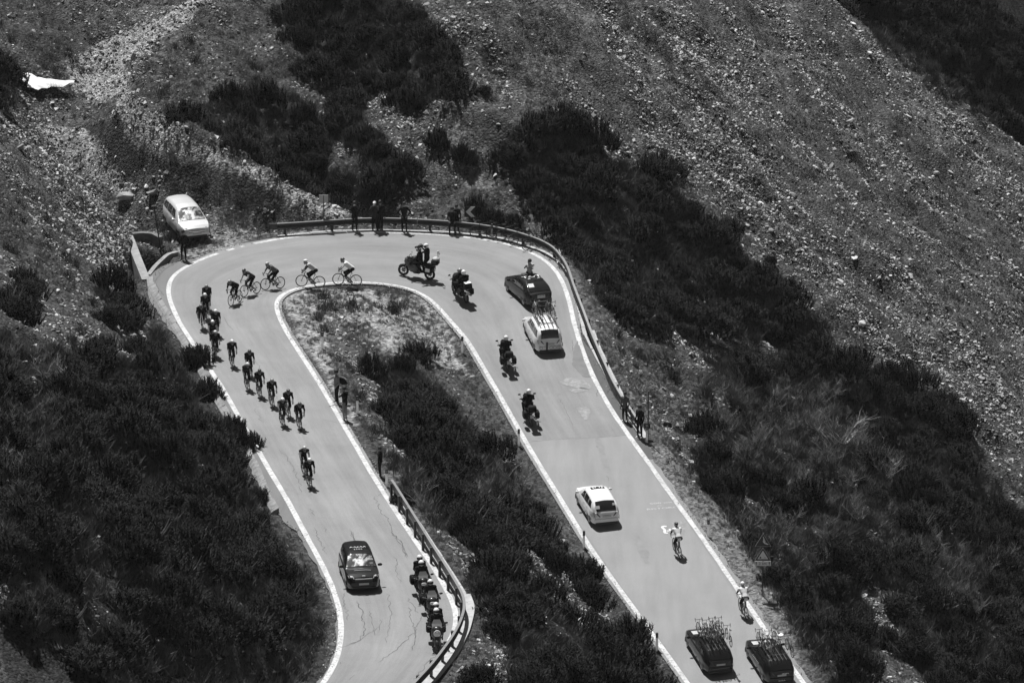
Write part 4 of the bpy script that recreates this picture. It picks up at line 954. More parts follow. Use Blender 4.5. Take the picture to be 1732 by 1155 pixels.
def mk(name, fn, m_, smooth=False):
    V = []; F_ = []; fn(V, F_); return fixn(mesh_from(name, V, F_, [m_] if not isinstance(m_, (list, tuple)) else m_, smooth))
def spokes(V, F_, R_, n, r_):
    for i in range(n): a_ = 2*math.pi*i/n; add_tube(V, F_, [(.03*(-1)**i, 0, 0), (0, R_*math.cos(a_), R_*math.sin(a_))], r_, 3)
B_TY = mk('tyre', lambda V, F: torus(V, F, (0, 0, 0), .325, .016, 32, 5), M_TYRE, True)
def f_rim(V, F): torus(V, F, (0, 0, 0), .298, .012, 32, 4); spokes(V, F, .30, 16, .0022); disc(V, F, (0, 0, 0), .022, .08, 8)
B_RIM = mk('rim', f_rim, M_CARB)
RA, FA, BB, SC_, HT, HB = (0, -.49, .34), (0, .50, .34), (0, -.08, .27), (0, -.22, .78), (0, .34, .84), (0, .37, .70)
def f_frame(V, F):
    for a_, b_, r_ in ((BB, SC_, .017), (SC_, HT, .017), (HB, BB, .022), (HT, HB, .022), (SC_, (0, -.25, .95), .014)): add_tube(V, F, [a_, b_], r_, 6)
    for s_ in (-.05, .05): add_tube(V, F, [BB, (s_, RA[1], RA[2])], .011, 5); add_tube(V, F, [SC_, (s_, RA[1], RA[2])], .009, 5)
def f_fork(V, F):
    for s_ in (-.045, .045): add_tube(V, F, [(0, .37, .70), (s_, .42, .60), (s_, .50, .34)], .012, 5)
    add_tube(V, F, [(0, .34, .84), (0, .33, .90)], .016, 6)
def f_bars(V, F):
    add_tube(V, F, [(0, .33, .90), (0, .42, .92)], .014, 5); add_tube(V, F, [(-.20, .42, .92), (.20, .42, .92)], .013, 6)
    for s_ in (-.2, .2): add_tube(V, F, [(s_, .42, .92), (s_, .50, .915), (s_, .52, .86), (s_, .46, .80), (s_, .39, .79)], .013, 5); add_tube(V, F, [(s_, .49, .92), (s_, .53, .97), (s_, .55, .90)], .014, 5)
def f_saddle(V, F):
    b0 = len(V); pts = [(-.07, -.36), (.07, -.36), (.06, -.27), (.02, -.14), (-.02, -.14), (-.06, -.27)]
    for z_ in (.945, .975): V.extend((a_, b_, z_) for a_, b_ in pts)
    F.append(tuple(b0+i for i in range(6))); F.append(tuple(b0+6+i for i in reversed(range(6))))
    for i in range(6): F.append((b0+i, b0+6+i, b0+6+(i+1) % 6, b0+(i+1) % 6))
def f_crank(V, F):
    disc(V, F, (.05, BB[1], BB[2]), .095, .006, 16); add_tube(V, F, [(.08, BB[1], BB[2]), (.09, .07, .34)], .011, 5); add_tube(V, F, [(-.08, BB[1], BB[2]), (-.09, -.23, .20)], .011, 5)
    add_tube(V, F, [(.09, .07, .34), (.17, .07, .34)], .018, 5); add_tube(V, F, [(-.09, -.23, .20), (-.17, -.23, .20)], .018, 5); add_tube(V, F, [(.05, RA[1], RA[2]+.04), (.05, BB[1], BB[2]+.09)], .004, 3); add_tube(V, F, [(.05, RA[1], RA[2]-.04), (.05, BB[1], BB[2]-.09)], .004, 3)
def f_bottle(V, F): add_tube(V, F, [(0, .02, .42), (0, .12, .60)], .036, 8)
BK = {n: mk(n, f, m_) for n, f, m_ in (('frame', f_frame, M_CARB), ('fork', f_fork, M_CARB), ('handlebar', f_bars, M_BLK), ('saddle', f_saddle, M_BLK), ('crankset', f_crank, M_ALU), ('bottle', f_bottle, M_MGR))}
M_FR = [M_CARB, mat('pale_frame_paint', .6, .3, coat=.5), mat('grey_frame_paint', .14, .3, coat=.5)]
def bicycle(label, group=None, fr=0, bottle=True, front=True, rear=True):
    e = empty('bicycle', label, 'bicycle', group)
    for n in ('frame', 'fork', 'handlebar', 'saddle', 'crankset')+(('bottle',) if bottle else ()):
        o = ob(n, BK[n], e)
        if n in ('frame', 'fork'): setm(o, [M_FR[fr]])
    for n, c in (('front_wheel', FA), ('rear_wheel', RA)):
        if n == 'front_wheel' and not front: continue
        if n == 'rear_wheel' and not rear: continue
        w = empty('wheel', None); w.parent = e; w.location = c; ob('tyre', B_TY, w); ob('rim', B_RIM, w)
    return e

# ------------------------------------------------------------------ people: one continuous skin over a skeleton, regions by nearest bone
BULK = {'moto': 1.28, 'pillion': 1.28, 'cameraman': 1.22, 'tuck': 1.10, 'drops': 1.10, 'climb': 1.10}
def body_from(J, style):
    """J: joints; builds tapered limbs, fuses them by a voxel remesh, returns (mesh, region index per face)"""
    V = []; F_ = []
    def limb(a_, b_, r0, r1, n=9):
        a_ = Vector(a_); b_ = Vector(b_); d = (b_-a_); L = max(d.length, 1e-4); t = d/L
        pts = [a_-t*r0*.9, a_-t*r0*.5, a_, a_+d*.33, a_+d*.66, b_, b_+t*r1*.5, b_+t*r1*.9]; m1 = r0+(r1-r0)*.33; m2 = r0+(r1-r0)*.66
        add_tube(V, F_, pts, [r0*.4, r0*.85, r0, m1*1.04, m2*1.0, r1, r1*.85, r1*.4], n)
    g = lambda k: Vector(J[k])
    hipL, hipR, shL, shR = g('hl'), g('hr'), g('sl'), g('sr'); pel = (hipL+hipR)/2; che = (shL+shR)/2; mid = (pel+che)/2
    bones = []; bk = BULK.get(style, 1.06)
    def B(a_, b_, r0, r1, reg):
        if reg in ('top', 'sleeve', 'forearm', 'thigh', 'shin', 'hips'): r0 *= bk; r1 *= bk
        limb(a_, b_, r0, r1); bones.append((Vector(a_), Vector(b_), max(r0, r1), reg))
    wx = (hipR-hipL).normalized()
    B(hipL, hipR, .105, .105, 'hips'); B(pel, mid, .135, .13, 'top'); B(mid, che-(che-mid)*.2, .13, .145, 'top')
    for s_ in (-1, 1): B(mid+wx*s_*.06, che+wx*s_*.08-(che-mid)*.15, .10, .125, 'top')
    B(shL, shR, .078, .078, 'top'); hd = g('head'); up = (hd-che).normalized(); B(che, hd-up*.06, .06, .055, 'neck')
    fw = Vector(J.get('face', (0, 1, 0))).normalized()
    hup = (Vector((0, 0, 1))-fw*fw.z).normalized(); B(hd-hup*.03+fw*.01, hd+hup*.05-fw*.01, .088, .098, 'head'); limb(hd-hup*.07+fw*.04, hd-hup*.09+fw*.06, .05, .04); bones.append((hd-hup*.07+fw*.04, hd-hup*.09+fw*.06, .05, 'head'))
    limb(hd+fw*.09, hd+fw*.112-hup*.02, .014, .016, 6)   # nose
    side = fw.cross(hup)
    for s_ in (-1, 1): limb(hd+side*s_*.088-hup*.01, hd+side*s_*.098+hup*.02, .018, .018, 6)   # ears
    for k in 'lr':
        sh_, el, ha = g('s'+k), g('e'+k), g('h_'+k); hp, kn, an = g('h'+k), g('k'+k), g('a'+k); to_ = Vector(J['t'+k])
        B(sh_, el, .056, .044, 'sleeve'); B(el, ha, .042, .030, 'forearm'); d = (ha-el).normalized(); palm = ha+d*.06; B(ha, palm, .032, .034, 'hand')
        B(hp, kn, .092, .062, 'thigh'); B(kn, an, .060, .040, 'shin'); B(an-Vector((0, 0, .02)), to_, .045, .036, 'shoe'); limb(an-Vector((0, 0, .03)), an-(to_-an)*.25-Vector((0, 0, .04)), .042, .038)
    me = fixn(mesh_from('body', V, F_)); o = bpy.data.objects.new('tmp', me); COL.objects.link(o); md = o.modifiers.new('r', 'REMESH'); md.mode = 'VOXEL'; md.voxel_size = .020; md.use_smooth_shade = True
    sm_ = o.modifiers.new('s', 'SMOOTH'); sm_.iterations = 3; sm_.factor = .5; dc = o.modifiers.new('d', 'DECIMATE'); dc.ratio = .38
    me2 = bpy.data.meshes.new_from_object(o.evaluated_get(bpy.context.evaluated_depsgraph_get())); bpy.data.objects.remove(o)
    # fingers: five tapered, bent chains rooted inside each palm, joined into the same mesh
    V = []; F_ = []
    for k in 'lr':
        el, ha = g('e'+k), g('h_'+k); d = (ha-el).normalized(); pn = Vector(J.get('palm'+k, (0, 0, -1))); pn = (pn-d*pn.dot(d)).normalized(); ac = d.cross(pn)*(1 if k == 'l' else -1)
        for i, L in enumerate((.072, .080, .076, .060)):
            b = ha+d*.085+ac*(.030-.020*i); c1 = b+d*L*.45; c2 = c1+(d*.7+pn*.7)*L*.35; c3 = c2+(d*.2+pn)*L*.3; add_tube(V, F_, [b-d*.03, b, c1, c2, c3], [.009, .0095, .0088, .008, .006], 5)
        b = ha+d*.03+ac*.03; add_tube(V, F_, [b-ac*.015, b+ac*.02+d*.02+pn*.01, b+ac*.025+d*.05+pn*.03, b+ac*.018+d*.07+pn*.045], [.012, .0115, .010, .007], 5)
    nb = len(me2.vertices); vv = np.empty(nb*3); me2.vertices.foreach_get('co', vv); Vt = [tuple(x_) for x_ in vv.reshape(-1, 3)]+V; Ft = [tuple(p_.vertices) for p_ in me2.polygons]; nf = len(Ft); Ft += [tuple(nb+i for i in f) for f in F_]
    regs = ['head', 'neck', 'top', 'sleeve', 'forearm', 'hand', 'hips', 'thigh', 'shin', 'shoe']; me3 = mesh_from('body', Vt, Ft, [M_SKIN]*len(regs), True)
    A = np.array([list(b[0]) for b in bones]); Bn = np.array([list(b[1]) for b in bones]); rad = np.array([b[2] for b in bones]); rid = np.array([regs.index(b[3]) for b in bones])
    C = np.array([list(p_.center) for p_ in me3.polygons]); AB = Bn-A; den = (AB**2).sum(1)+1e-9
    t = np.clip(((C[:, None]-A[None])*AB[None]).sum(-1)/den, 0, 1); dist = np.linalg.norm(C[:, None]-(A[None]+t[..., None]*AB[None]), axis=-1)-rad
    ri = rid[np.argmin(dist, 1)]; ri[nf:] = regs.index('hand'); me3.polygons.foreach_set('material_index', ri.astype(np.int32)); me3.update(); bpy.data.meshes.remove(me); return me3
REG = ['head', 'neck', 'top', 'sleeve', 'forearm', 'hand', 'hips', 'thigh', 'shin', 'shoe']
M_SKIN = mat('skin', .22, .6); M_HAIR = mat('dark_hair', .02, .7)
def mirror(p): return (-p[0], p[1], p[2])
def skel(pel, sho, head, face, elb, hand, kneeR, ankR, toeR, kneeL, ankL, toeL, hw=.09, sw=.185, palm=(0, 0, -1), elbL=None, handL=None):
    J = dict(hr=(pel[0]+hw, pel[1], pel[2]), hl=(pel[0]-hw, pel[1], pel[2]), sr=(sho[0]+sw, sho[1], sho[2]), sl=(sho[0]-sw, sho[1], sho[2]), head=head, face=face, er=elb, el=elbL or mirror(elb), h_r=hand, h_l=handL or mirror(hand),
             kr=kneeR, ar=ankR, tr=toeR, kl=kneeL, al=ankL, tl=toeL, palmr=palm, palml=palm)
    return J
POSE = {}
def pose(n, J): POSE[n] = (body_from(J, n), J)
LEG = dict(kneeR=(.12, .20, .72), ankR=(.13, .03, .43), toeR=(.13, .16, .38), kneeL=(-.12, .13, .60), ankL=(-.13, -.27, .29), toeL=(-.13, -.13, .22))
pose('tuck', skel((0, -.24, 1.0), (0, .20, 1.28), (0, .36, 1.40), (0, 1, -.15), (.23, .33, 1.06), (.20, .45, .92), **LEG, palm=(-.3, .3, -1)))
pose('drops', skel((0, -.24, 1.0), (0, .24, 1.22), (0, .41, 1.31), (0, 1, -.1), (.25, .28, 1.0), (.20, .42, .84), **LEG, palm=(-.3, .3, -1)))
pose('climb', skel((0, -.24, 1.01), (0, .18, 1.33), (0, .30, 1.50), (0, 1, -.1), (.24, .30, 1.12), (.20, .47, .99), **LEG, palm=(-.3, .3, -1)))
pose('moto', skel((0, -.15, .93), (0, -.08, 1.42), (0, -.02, 1.66), (0, 1, 0), (.30, .12, 1.16), (.34, .38, 1.08), (.25, .33, .86), (.24, .05, .50), (.25, .22, .42), (-.25, .33, .86), (-.24, .05, .50), (-.25, .22, .42), hw=.11, sw=.20, palm=(0, .4, -1)))
pose('pillion', skel((0, -.62, 1.02), (0, -.60, 1.50), (0, -.56, 1.74), (0, 1, 0), (.27, -.50, 1.24), (.16, -.25, 1.12), (.27, -.18, .92), (.26, -.34, .55), (.27, -.17, .48), (-.27, -.18, .92), (-.26, -.34, .55), (-.27, -.17, .48), hw=.11, sw=.20))
pose('cameraman', skel((0, -.52, 1.22), (.02, -.48, 1.72), (.02, -.42, 1.96), (-.8, .6, -.1), (.24, -.28, 1.62), (.02, -.12, 1.86), (.22, -.40, .86), (.26, -.45, .50), (.27, -.28, .44), (-.22, -.40, .86), (-.26, -.45, .50), (-.27, -.28, .44), hw=.11, sw=.20, palm=(-1, 0, 0), elbL=(-.30, -.25, 1.62), handL=(-.22, -.02, 1.84)))
def stand(hand, elb, face=(0, 1, 0), handL=None, elbL=None, sp_=.10, lean=0.0): return skel((0, 0, .93), (0, lean, 1.45), (0, lean+.03, 1.68), face, elb, hand, (sp_+.01, .03, .50), (sp_+.02, 0, .10), (sp_+.04, .14, .05), (-sp_-.01, .02, .50), (-sp_-.02, -.02, .10), (-sp_-.04, .12, .05), handL=handL, elbL=elbL)
pose('arms_down', stand((.24, .08, .88), (.25, -.02, 1.16)))
pose('photo', stand((.05, .24, 1.60), (.24, .16, 1.34), palm_ := (0, 1, 0)) if False else stand((.06, .24, 1.60), (.25, .16, 1.33)))
pose('hips', stand((.16, .10, 1.02), (.36, -.06, 1.18)))
pose('point', stand((.10, .52, 1.36), (.22, .28, 1.28), handL=(-.20, .10, 1.00), elbL=(-.26, -.04, 1.18)))
pose('sit', skel((0, 0, .74), (0, .06, 1.22), (0, .12, 1.45), (0, 1, 0), (.25, .14, .98), (.16, .34, .84), (.14, .40, .62), (.14, .42, .12), (.16, .56, .06), (-.14, .38, .62), (-.15, .36, .12), (-.17, .50, .06)))
pose('sunroof', skel((0, 0, .93), (0, -.10, 1.36), (-.03, -.10, 1.58), (-1, .2, 0), (.10, -.28, 1.20), (-.14, -.22, 1.30), (.10, .03, .50), (.11, 0, .10), (.12, .14, .05), (-.10, .02, .50), (-.11, 0, .10), (-.12, .12, .05), elbL=(-.30, .0, 1.2), handL=(-.28, -.2, 1.40)))
def f_helmet(V, F):   # bicycle helmet: ridged dome with a tail
    b0 = len(V); n = 14; rings = [(.00, 1.0), (.35, .97), (.65, .80), (.88, .5)]
    for k, (zz, rr) in enumerate(rings):
        for i in range(n):
            a_ = 2*math.pi*i/n; g_ = 1+(.04 if i % 2 else -.03)*(k > 0); V.append((.098*rr*g_*math.cos(a_), .135*rr*g_*math.sin(a_)-.01, .02+.115*zz*g_))
    V.append((0, -.01, .135))
    for k in range(3):
        for i in range(n): F.append((b0+k*n+i, b0+k*n+(i+1) % n, b0+(k+1)*n+(i+1) % n, b0+(k+1)*n+i))
    for i in range(n): F.append((b0+3*n+i, b0+3*n+(i+1) % n, b0+4*n))
    F.append(tuple(b0+i for i in reversed(range(n))))
def dome(V, F, c, rx, ry, rz, n=14, m=7, z0=-1.0):
    b0 = len(V); a0 = math.asin(max(-1, z0))
    for k in range(m):
        t = a0+(math.pi/2-a0)*k/m
        for i in range(n): a_ = 2*math.pi*i/n; V.append((c[0]+rx*math.cos(t)*math.cos(a_), c[1]+ry*math.cos(t)*math.sin(a_), c[2]+rz*math.sin(t)))
    V.append((c[0], c[1], c[2]+rz))
    for k in range(m-1):
        for i in range(n): F.append((b0+k*n+i, b0+k*n+(i+1) % n, b0+(k+1)*n+(i+1) % n, b0+(k+1)*n+i))
    for i in range(n): F.append((b0+(m-1)*n+i, b0+(m-1)*n+(i+1) % n, b0+m*n))
    F.append(tuple(b0+i for i in reversed(range(n))))
H_BIKE = mk('helmet', f_helmet, M_WHT, True)
def f_mhelm(V, F): dome(V, F, (0, 0, .0), .135, .155, .145, 16, 8, -.75)
H_MOTO = mk('helmet', f_mhelm, M_WHT, True)
def f_visor(V, F):
    b0 = len(V); n = 10
    for z_ in (-.055, .045):
        for i in range(n): a_ = math.pi*(.12+.76*i/(n-1)); V.append((.142*math.cos(a_), .162*math.sin(a_), z_))
    for i in range(n-1): F.append((b0+i, b0+i+1, b0+n+i+1, b0+n+i))
H_VIS = mk('visor', f_visor, mat('tinted_visor', .02, .1), True)
def f_hair(V, F): dome(V, F, (0, -.015, .015), .106, .118, .125, 12, 6, -.35)
H_HAIR = mk('hair', f_hair, M_HAIR, True)
def f_shades(V, F):
    for s_ in (-1, 1): dome(V, F, (s_*.036, .098, .004), .032, .014, .020, 8, 4)
H_SH = mk('sunglasses', f_shades, mat('dark_lens', .01, .1), True)
C_ = {k: mat('cloth_'+k, v, .95, spec=.05) for k, v in dict(black=.016, dark=.032, grey=.10, mid=.22, light=.45, white=.75).items()}
def person(p_, clothes, label, group=None, head='helmet', hcol=.75, glasses=False):
    """clothes: dict region -> material"""
    me, J = POSE[p_]; o = ob('person', me); tag(o, label, 'person', group); M_ = []
    for r_ in REG: M_.append(clothes.get(r_, M_SKIN if r_ in ('head', 'neck', 'hand', 'forearm') else C_['black']))
    setm(o, M_); hd = Vector(J['head']); fw = Vector(J.get('face')).normalized(); rot = fw.to_track_quat('Y', 'Z')
    hm = {'helmet': H_BIKE, 'moto': H_MOTO, 'hair': H_HAIR}.get(head)
    if hm:
        h = ob({'hair': 'hair'}.get(head, 'helmet'), hm, o); h.location = hd+rot @ Vector((0, 0, .035 if head != 'moto' else .01)); h.rotation_mode = 'QUATERNION'; h.rotation_quaternion = rot
        if head != 'hair': setm(h, [mat('helmet_%.2f' % hcol, hcol, .3, coat=.4)])
        if head == 'moto': ob('visor', H_VIS, h)
    if head == 'cap':
        h = ob('cap', mk('cap', lambda V, F: (dome(V, F, (0, 0, .03), .108, .12, .10, 12, 5, 0), add_tube(V, F, [(0, .08, .035), (0, .19, .03)], [.07, .05], 6)), mat('cap_%.2f' % hcol, hcol, .8)), o); h.location = hd+rot @ Vector((0, 0, .03)); h.rotation_mode = 'QUATERNION'; h.rotation_quaternion = rot
    if glasses: h = ob('sunglasses', H_SH, o); h.location = hd; h.rotation_mode = 'QUATERNION'; h.rotation_quaternion = rot
    return o
DOWN = (.215, -.975); UP = (-.252, .968)
def cyclist(px, py, d, pz, jersey, hcol, lb, lean=0.0, fr=0, top2=None, grp='cyclists of the race', legs='black', sleeve=None, head_local=None):
    J = POSE[pz][1]; a_ = Vector(J['head'])+Vector((0, 0, .14)); p = solve(a_, px, py, d, lean)
    b = bicycle('bicycle of the '+' '.join(w for w in lb.split() if w not in ('of','the') or len(lb.split()) < 13), 'racing bicycles on the road', fr); place(b, p, d, lean)
    r_ = person(pz, dict(top=C_[jersey], sleeve=C_[sleeve or jersey], hips=C_['black'], thigh=C_['black'], shin=M_SKIN, shoe=C_[random.choice(['white', 'black', 'light'])]), lb, None, 'helmet', hcol, True); place(r_, p, d, lean)
    return b, r_
CY_ = [(579.5,437,(-1,-.02),'tuck','white',.04,'cyclist in a white jersey and dark helmet, hindmost in the bend',.12,'white'),
 (517,439.5,(-1,-.05),'tuck','light',.8,'white-helmeted cyclist with pale back, second from the rear',.14,'dark'),
 (452,444,(-.80,-.60),'tuck','grey',.45,'cyclist in a grey mottled jersey leaning into the bend',.16,'grey'),
 (412.5,455.5,(-.66,-.75),'tuck','dark',.05,'dark-helmeted cyclist leaning steeply ahead of the grey-jersey rider',.16,'light'),
 (388,474,(-.42,-.90),'drops','black',.30,'all-black cyclist with a white shoulder stripe turning into the straight',.14,'black'),
 (349,482,(.02,-1),'tuck','black',.25,'cyclist hindmost of three in line by the outer line',.03,'dark'),
 (346.5,496.5,(.04,-1),'tuck','black',.75,'white-helmeted cyclist, middle of three by the outer line',.03,'black'),
 (340,515.5,(.08,-1),'drops','black',.12,'cyclist with white shoes leading the line of three by the outer line',.02,'black'),
 (364.5,524,(.12,-.99),'tuck','black',.8,'cyclist with a bright white helmet behind two close riders',.02,'dark'),
 (359.5,542,(.15,-.98),'tuck','black',.8,'cyclist with pale shoulders half hidden',.0,'light'),
 (364,559.5,(.17,-.98),'tuck','black',.55,'cyclist just ahead of the pale-shouldered rider beside the overhanging pine',.0,'black'),
 (392.5,575,(.2,-.98),'tuck','black',.8,'cyclist with a white helmet riding alone in the middle of the group',.0,'dark'),
 (422,592,(.2,-.98),'tuck','black',.05,'dark-helmeted cyclist directly behind a white-helmeted one',.0,'black'),
 (418.5,613.5,DOWN,'tuck','dark',.75,'white-helmeted cyclist directly ahead of a dark-helmeted one',.0,'dark'),
 (439,625,DOWN,'tuck','black',.04,'dark cyclist just behind left of a shiny-helmeted one',.0,'black'),
 (460,641,DOWN,'tuck','black',.22,'dark cyclist with a shiny helmet just ahead right of its dark neighbour',.0,'black'),
 (487.5,659,DOWN,'tuck','black',.04,'rear right cyclist of the front trio',.0,'black'),
 (478,673,DOWN,'tuck','dark',.8,'front left cyclist of the trio with white helmet and pale shoulders',.0,'light'),
 (507,681,DOWN,'drops','black',.06,'front right cyclist of the trio, all dark',.0,'black'),
 (515,755,DOWN,'tuck','black',.5,'second of the leading pair, half hidden by the leader',.0,'light'),
 (523.5,775,DOWN,'tuck','black',.8,'leading cyclist alone at the front of the whole line',.0,'black')]
for i, (a_, b_, d, pz, js, hc, lb, ln, sl) in enumerate(CY_): cyclist(a_, b_, d, pz, js, hc, lb, ln, 0 if i % 3 else 2, sleeve=sl)
def pocket(r_, lightness):
    V = []; F_ = []; me = POSE['climb'][0]
for a_, b_, js, sl, hc, lb in ((1143.8,883.5,'white','black',.05,'climbing cyclist in a white jersey next to the painted figure'), (1256,984,'white','black',.8,'climbing cyclist in dark sleeves on the right edge line')):
    b, r_ = cyclist(a_, b_, UP, 'climb', js, hc, lb, 0.0, 2, sleeve=sl)
    V = []; F_ = []
    for s_ in (-.07, 0, .07): add_tube(V, F_, [(s_, -.315, 1.06), (s_, -.31, 1.17)], .038, 6)
    ob('jersey_pockets', fixn(mesh_from('jersey_pockets', V, F_, [C_['mid']])), r_)

# ------------------------------------------------------------------ motorcycles
def loft(name, st, m_, n=14, cap=True, smooth=True, exp=2.6):
    """st: list of (y, z_centre, half_width, half_height)"""
    V = []; F_ = []
    for y_, z_, w, h in st:
        for i in range(n):
            a_ = 2*math.pi*i/n; c, s_ = math.cos(a_), math.sin(a_); V.append((w*abs(c)**(2/exp)*(1 if c >= 0 else -1), y_, z_+h*abs(s_)**(2/exp)*(1 if s_ >= 0 else -1)))
    for k in range(len(st)-1):
        for i in range(n): F_.append((k*n+i, k*n+(i+1) % n, (k+1)*n+(i+1) % n, (k+1)*n+i))
    F_.append(tuple(range(n))[::-1]); F_.append(tuple((len(st)-1)*n+i for i in range(n)))
    return fixn(mesh_from(name, V, F_, [m_], smooth))
MT = {}
MT['tyre'] = mk('tyre', lambda V, F: torus(V, F, (0, 0, 0), .26, .065, 24, 8), M_TYRE, True)
def f_mrim(V, F):
    torus(V, F, (0, 0, 0), .205, .025, 24, 5); disc(V, F, (0, 0, 0), .05, .14, 10); disc(V, F, (.06, 0, 0), .13, .008, 16)
    for i in range(6): a_ = 2*math.pi*i/6; add_tube(V, F, [(0, 0, 0), (0, .2*math.cos(a_), .2*math.sin(a_))], .016, 5)
MT['rim'] = mk('rim', f_mrim, M_MGR)
def f_mframe(V, F):
    add_tube(V, F, [(0, .45, .85), (0, .25, .5), (0, -.1, .35), (0, -.35, .45), (0, -.75, .33)], .045, 8)
    for s_ in (-.12, .12): add_tube(V, F, [(s_, -.2, .45), (s_, -.75, .33)], .028, 6); add_tube(V, F, [(s_*.7, -.2, .7), (s_*.7, -.85, .82)], .02, 6)
MT['chassis'] = mk('chassis', f_mframe, M_DGR)
MT['engine'] = loft('engine', [(-.25, .45, .10, .12), (-.15, .45, .19, .19), (.15, .45, .20, .20), (.28, .47, .12, .14)], mat('engine_metal', .03, .5, .4), 12)
MT['tank'] = loft('fuel_tank', [(-.12, .86, .08, .06), (0, .92, .15, .12), (.2, .96, .18, .15), (.36, .94, .13, .12), (.42, .92, .06, .06)], mat('paint_dark', .008, .4, spec=.15, coat=.3), 14)
MT['seat'] = loft('seat', [(-.95, .90, .10, .04), (-.9, .90, .15, .07), (-.5, .88, .16, .07), (-.42, .82, .15, .07), (-.1, .82, .13, .06), (-.04, .83, .08, .04)], M_BLK, 12)
MT['fairing'] = loft('fairing', [(.30, .80, .16, .28), (.42, .82, .25, .33), (.58, .90, .24, .27), (.72, .93, .15, .17), (.78, .93, .06, .08)], mat('paint_dark', .008, .4), 16)
def f_mfork(V, F):
    for s_ in (-.1, .1): add_tube(V, F, [(s_, .45, 1.0), (s_, .80, .33)], .03, 8)
    add_tube(V, F, [(-.1, .49, .93), (.1, .49, .93)], .03, 6)
MT['fork'] = mk('fork', f_mfork, M_MGR)
MT['mudguard'] = loft('mudguard', [(.50, .52, .02, .05), (.62, .66, .08, .03), (.80, .70, .085, .03), (1.0, .62, .08, .03), (1.08, .52, .04, .03)], M_DGR, 10)
def f_mbar(V, F):
    add_tube(V, F, [(-.40, .36, 1.08), (-.25, .45, 1.07), (0, .47, 1.04), (.25, .45, 1.07), (.40, .36, 1.08)], .016, 6)
    for s_ in (-1, 1): add_tube(V, F, [(s_*.40, .36, 1.08), (s_*.28, .43, 1.075)], .022, 6)
MT['handlebar'] = mk('handlebar', f_mbar, M_BLK)
def f_mirror(s_):
    def f(V, F): add_tube(V, F, [(s_*.27, .46, 1.08), (s_*.38, .50, 1.26)], .008, 5); dome(V, F, (s_*.41, .50, 1.29), .085, .03, .05, 10, 5)
    return f
MT['mL'] = mk('mirror', f_mirror(-1), M_BLK, True); MT['mR'] = mk('mirror', f_mirror(1), M_BLK, True)
MT['screen'] = mk('windscreen', lambda V, F: (V.extend([(-.20, .60, 1.08), (.20, .60, 1.08), (.22, .50, 1.25), (.14, .42, 1.42), (-.14, .42, 1.42), (-.22, .50, 1.25), (-.19, .575, 1.07), (.19, .575, 1.07), (.21, .48, 1.24), (.13, .40, 1.41), (-.13, .40, 1.41), (-.21, .48, 1.24)]), F.extend([(0, 1, 2, 5), (5, 2, 3, 4), (7, 6, 11, 8), (8, 11, 10, 9), (4, 3, 9, 10), (3, 2, 8, 9), (2, 1, 7, 8), (1, 0, 6, 7), (0, 5, 11, 6), (5, 4, 10, 11)])), mat('smoked_screen', .45, .08, coat=.6))
MT['lamp'] = mk('headlight', lambda V, F: dome(V, F, (0, .74, .93), .13, .08, .09, 14, 6), mat('lamp_glass', .75, .08, coat=1.0), True)
MT['roundlamp'] = mk('headlight', lambda V, F: (torus(V, F, (0, 0, 0), .13, .03, 18, 5), disc(V, F, (0, 0, 0), .12, .05, 18)), mat('lamp_glass', .75, .08), True)
MT['topbox'] = bbox_mesh('top_box', .46, .38, .32, mat('case_black', .008, .5, spec=.1), .98, .05, .9); MT['lid'] = bbox_mesh('lid_plate', .36, .28, .02, M_WHT, 1.302, .005)
MT['pannier'] = bbox_mesh('pannier', .22, .50, .38, mat('case_black', .008, .5), .48, .06, .96)
MT['plate'] = bbox_mesh('number_plate', .20, .015, .20, mat('plate_grey', .45, .5), .56)
MT['tail'] = bbox_mesh('tail_light', .16, .05, .06, mat('tail_lens', .12, .2), .84, .01)
def f_exh(V, F): add_tube(V, F, [(.16, .1, .30), (.20, -.4, .32), (.22, -.6, .42), (.23, -.95, .48)], [.03, .03, .055, .055], 8)
MT['exhaust'] = mk('exhaust', f_exh, M_MGR, True)
def motorcycle(label, panw=False, topbox=True, rnd=False, lid=False, fair=.012, group=None):
    e = empty('motorcycle', label, 'motorcycle', group)
    for n in ('chassis', 'engine', 'tank', 'seat', 'fairing', 'fork', 'mudguard', 'handlebar', 'mL', 'mR', 'screen', 'plate', 'tail', 'exhaust'):
        o = ob(MT[n].name.split('.')[0], MT[n], e)
        if n == 'plate': o.location = (0, -1.12, 0); o.rotation_euler = (-.15, 0, 0)
        if n == 'tail': o.location = (0, -1.02, 0)
        if n in ('fairing', 'tank'): setm(o, [mat('moto_paint_%.2f' % fair, fair, .4, spec=.15, coat=.3)])
    if rnd: o = ob('headlight', MT['roundlamp'], e); o.location = (0, .82, .90); o.rotation_euler = (0, 0, R(90))
    else: ob('headlight', MT['lamp'], e)
    for y_ in (.80, -.75): w = empty('wheel'); w.parent = e; w.location = (0, y_, .325); ob('tyre', MT['tyre'], w); ob('rim', MT['rim'], w)
    if topbox:
        t = ob('top_box', MT['topbox'], e); t.location = (0, -1.05, 0)
        if lid: ob('lid_plate', MT['lid'], t)
    for s_ in (-1, 1):
        o = ob('pannier', MT['pannier'], e); o.location = (s_*.33, -.72, 0)
        if panw: o2 = bbox_mesh('pannier_panel', .012, .26, .20, M_WHT, .60, .003); q_ = ob('pannier_panel', o2, o); q_.location = (s_*.115, 0, 0)
    return e
MS = 1.0
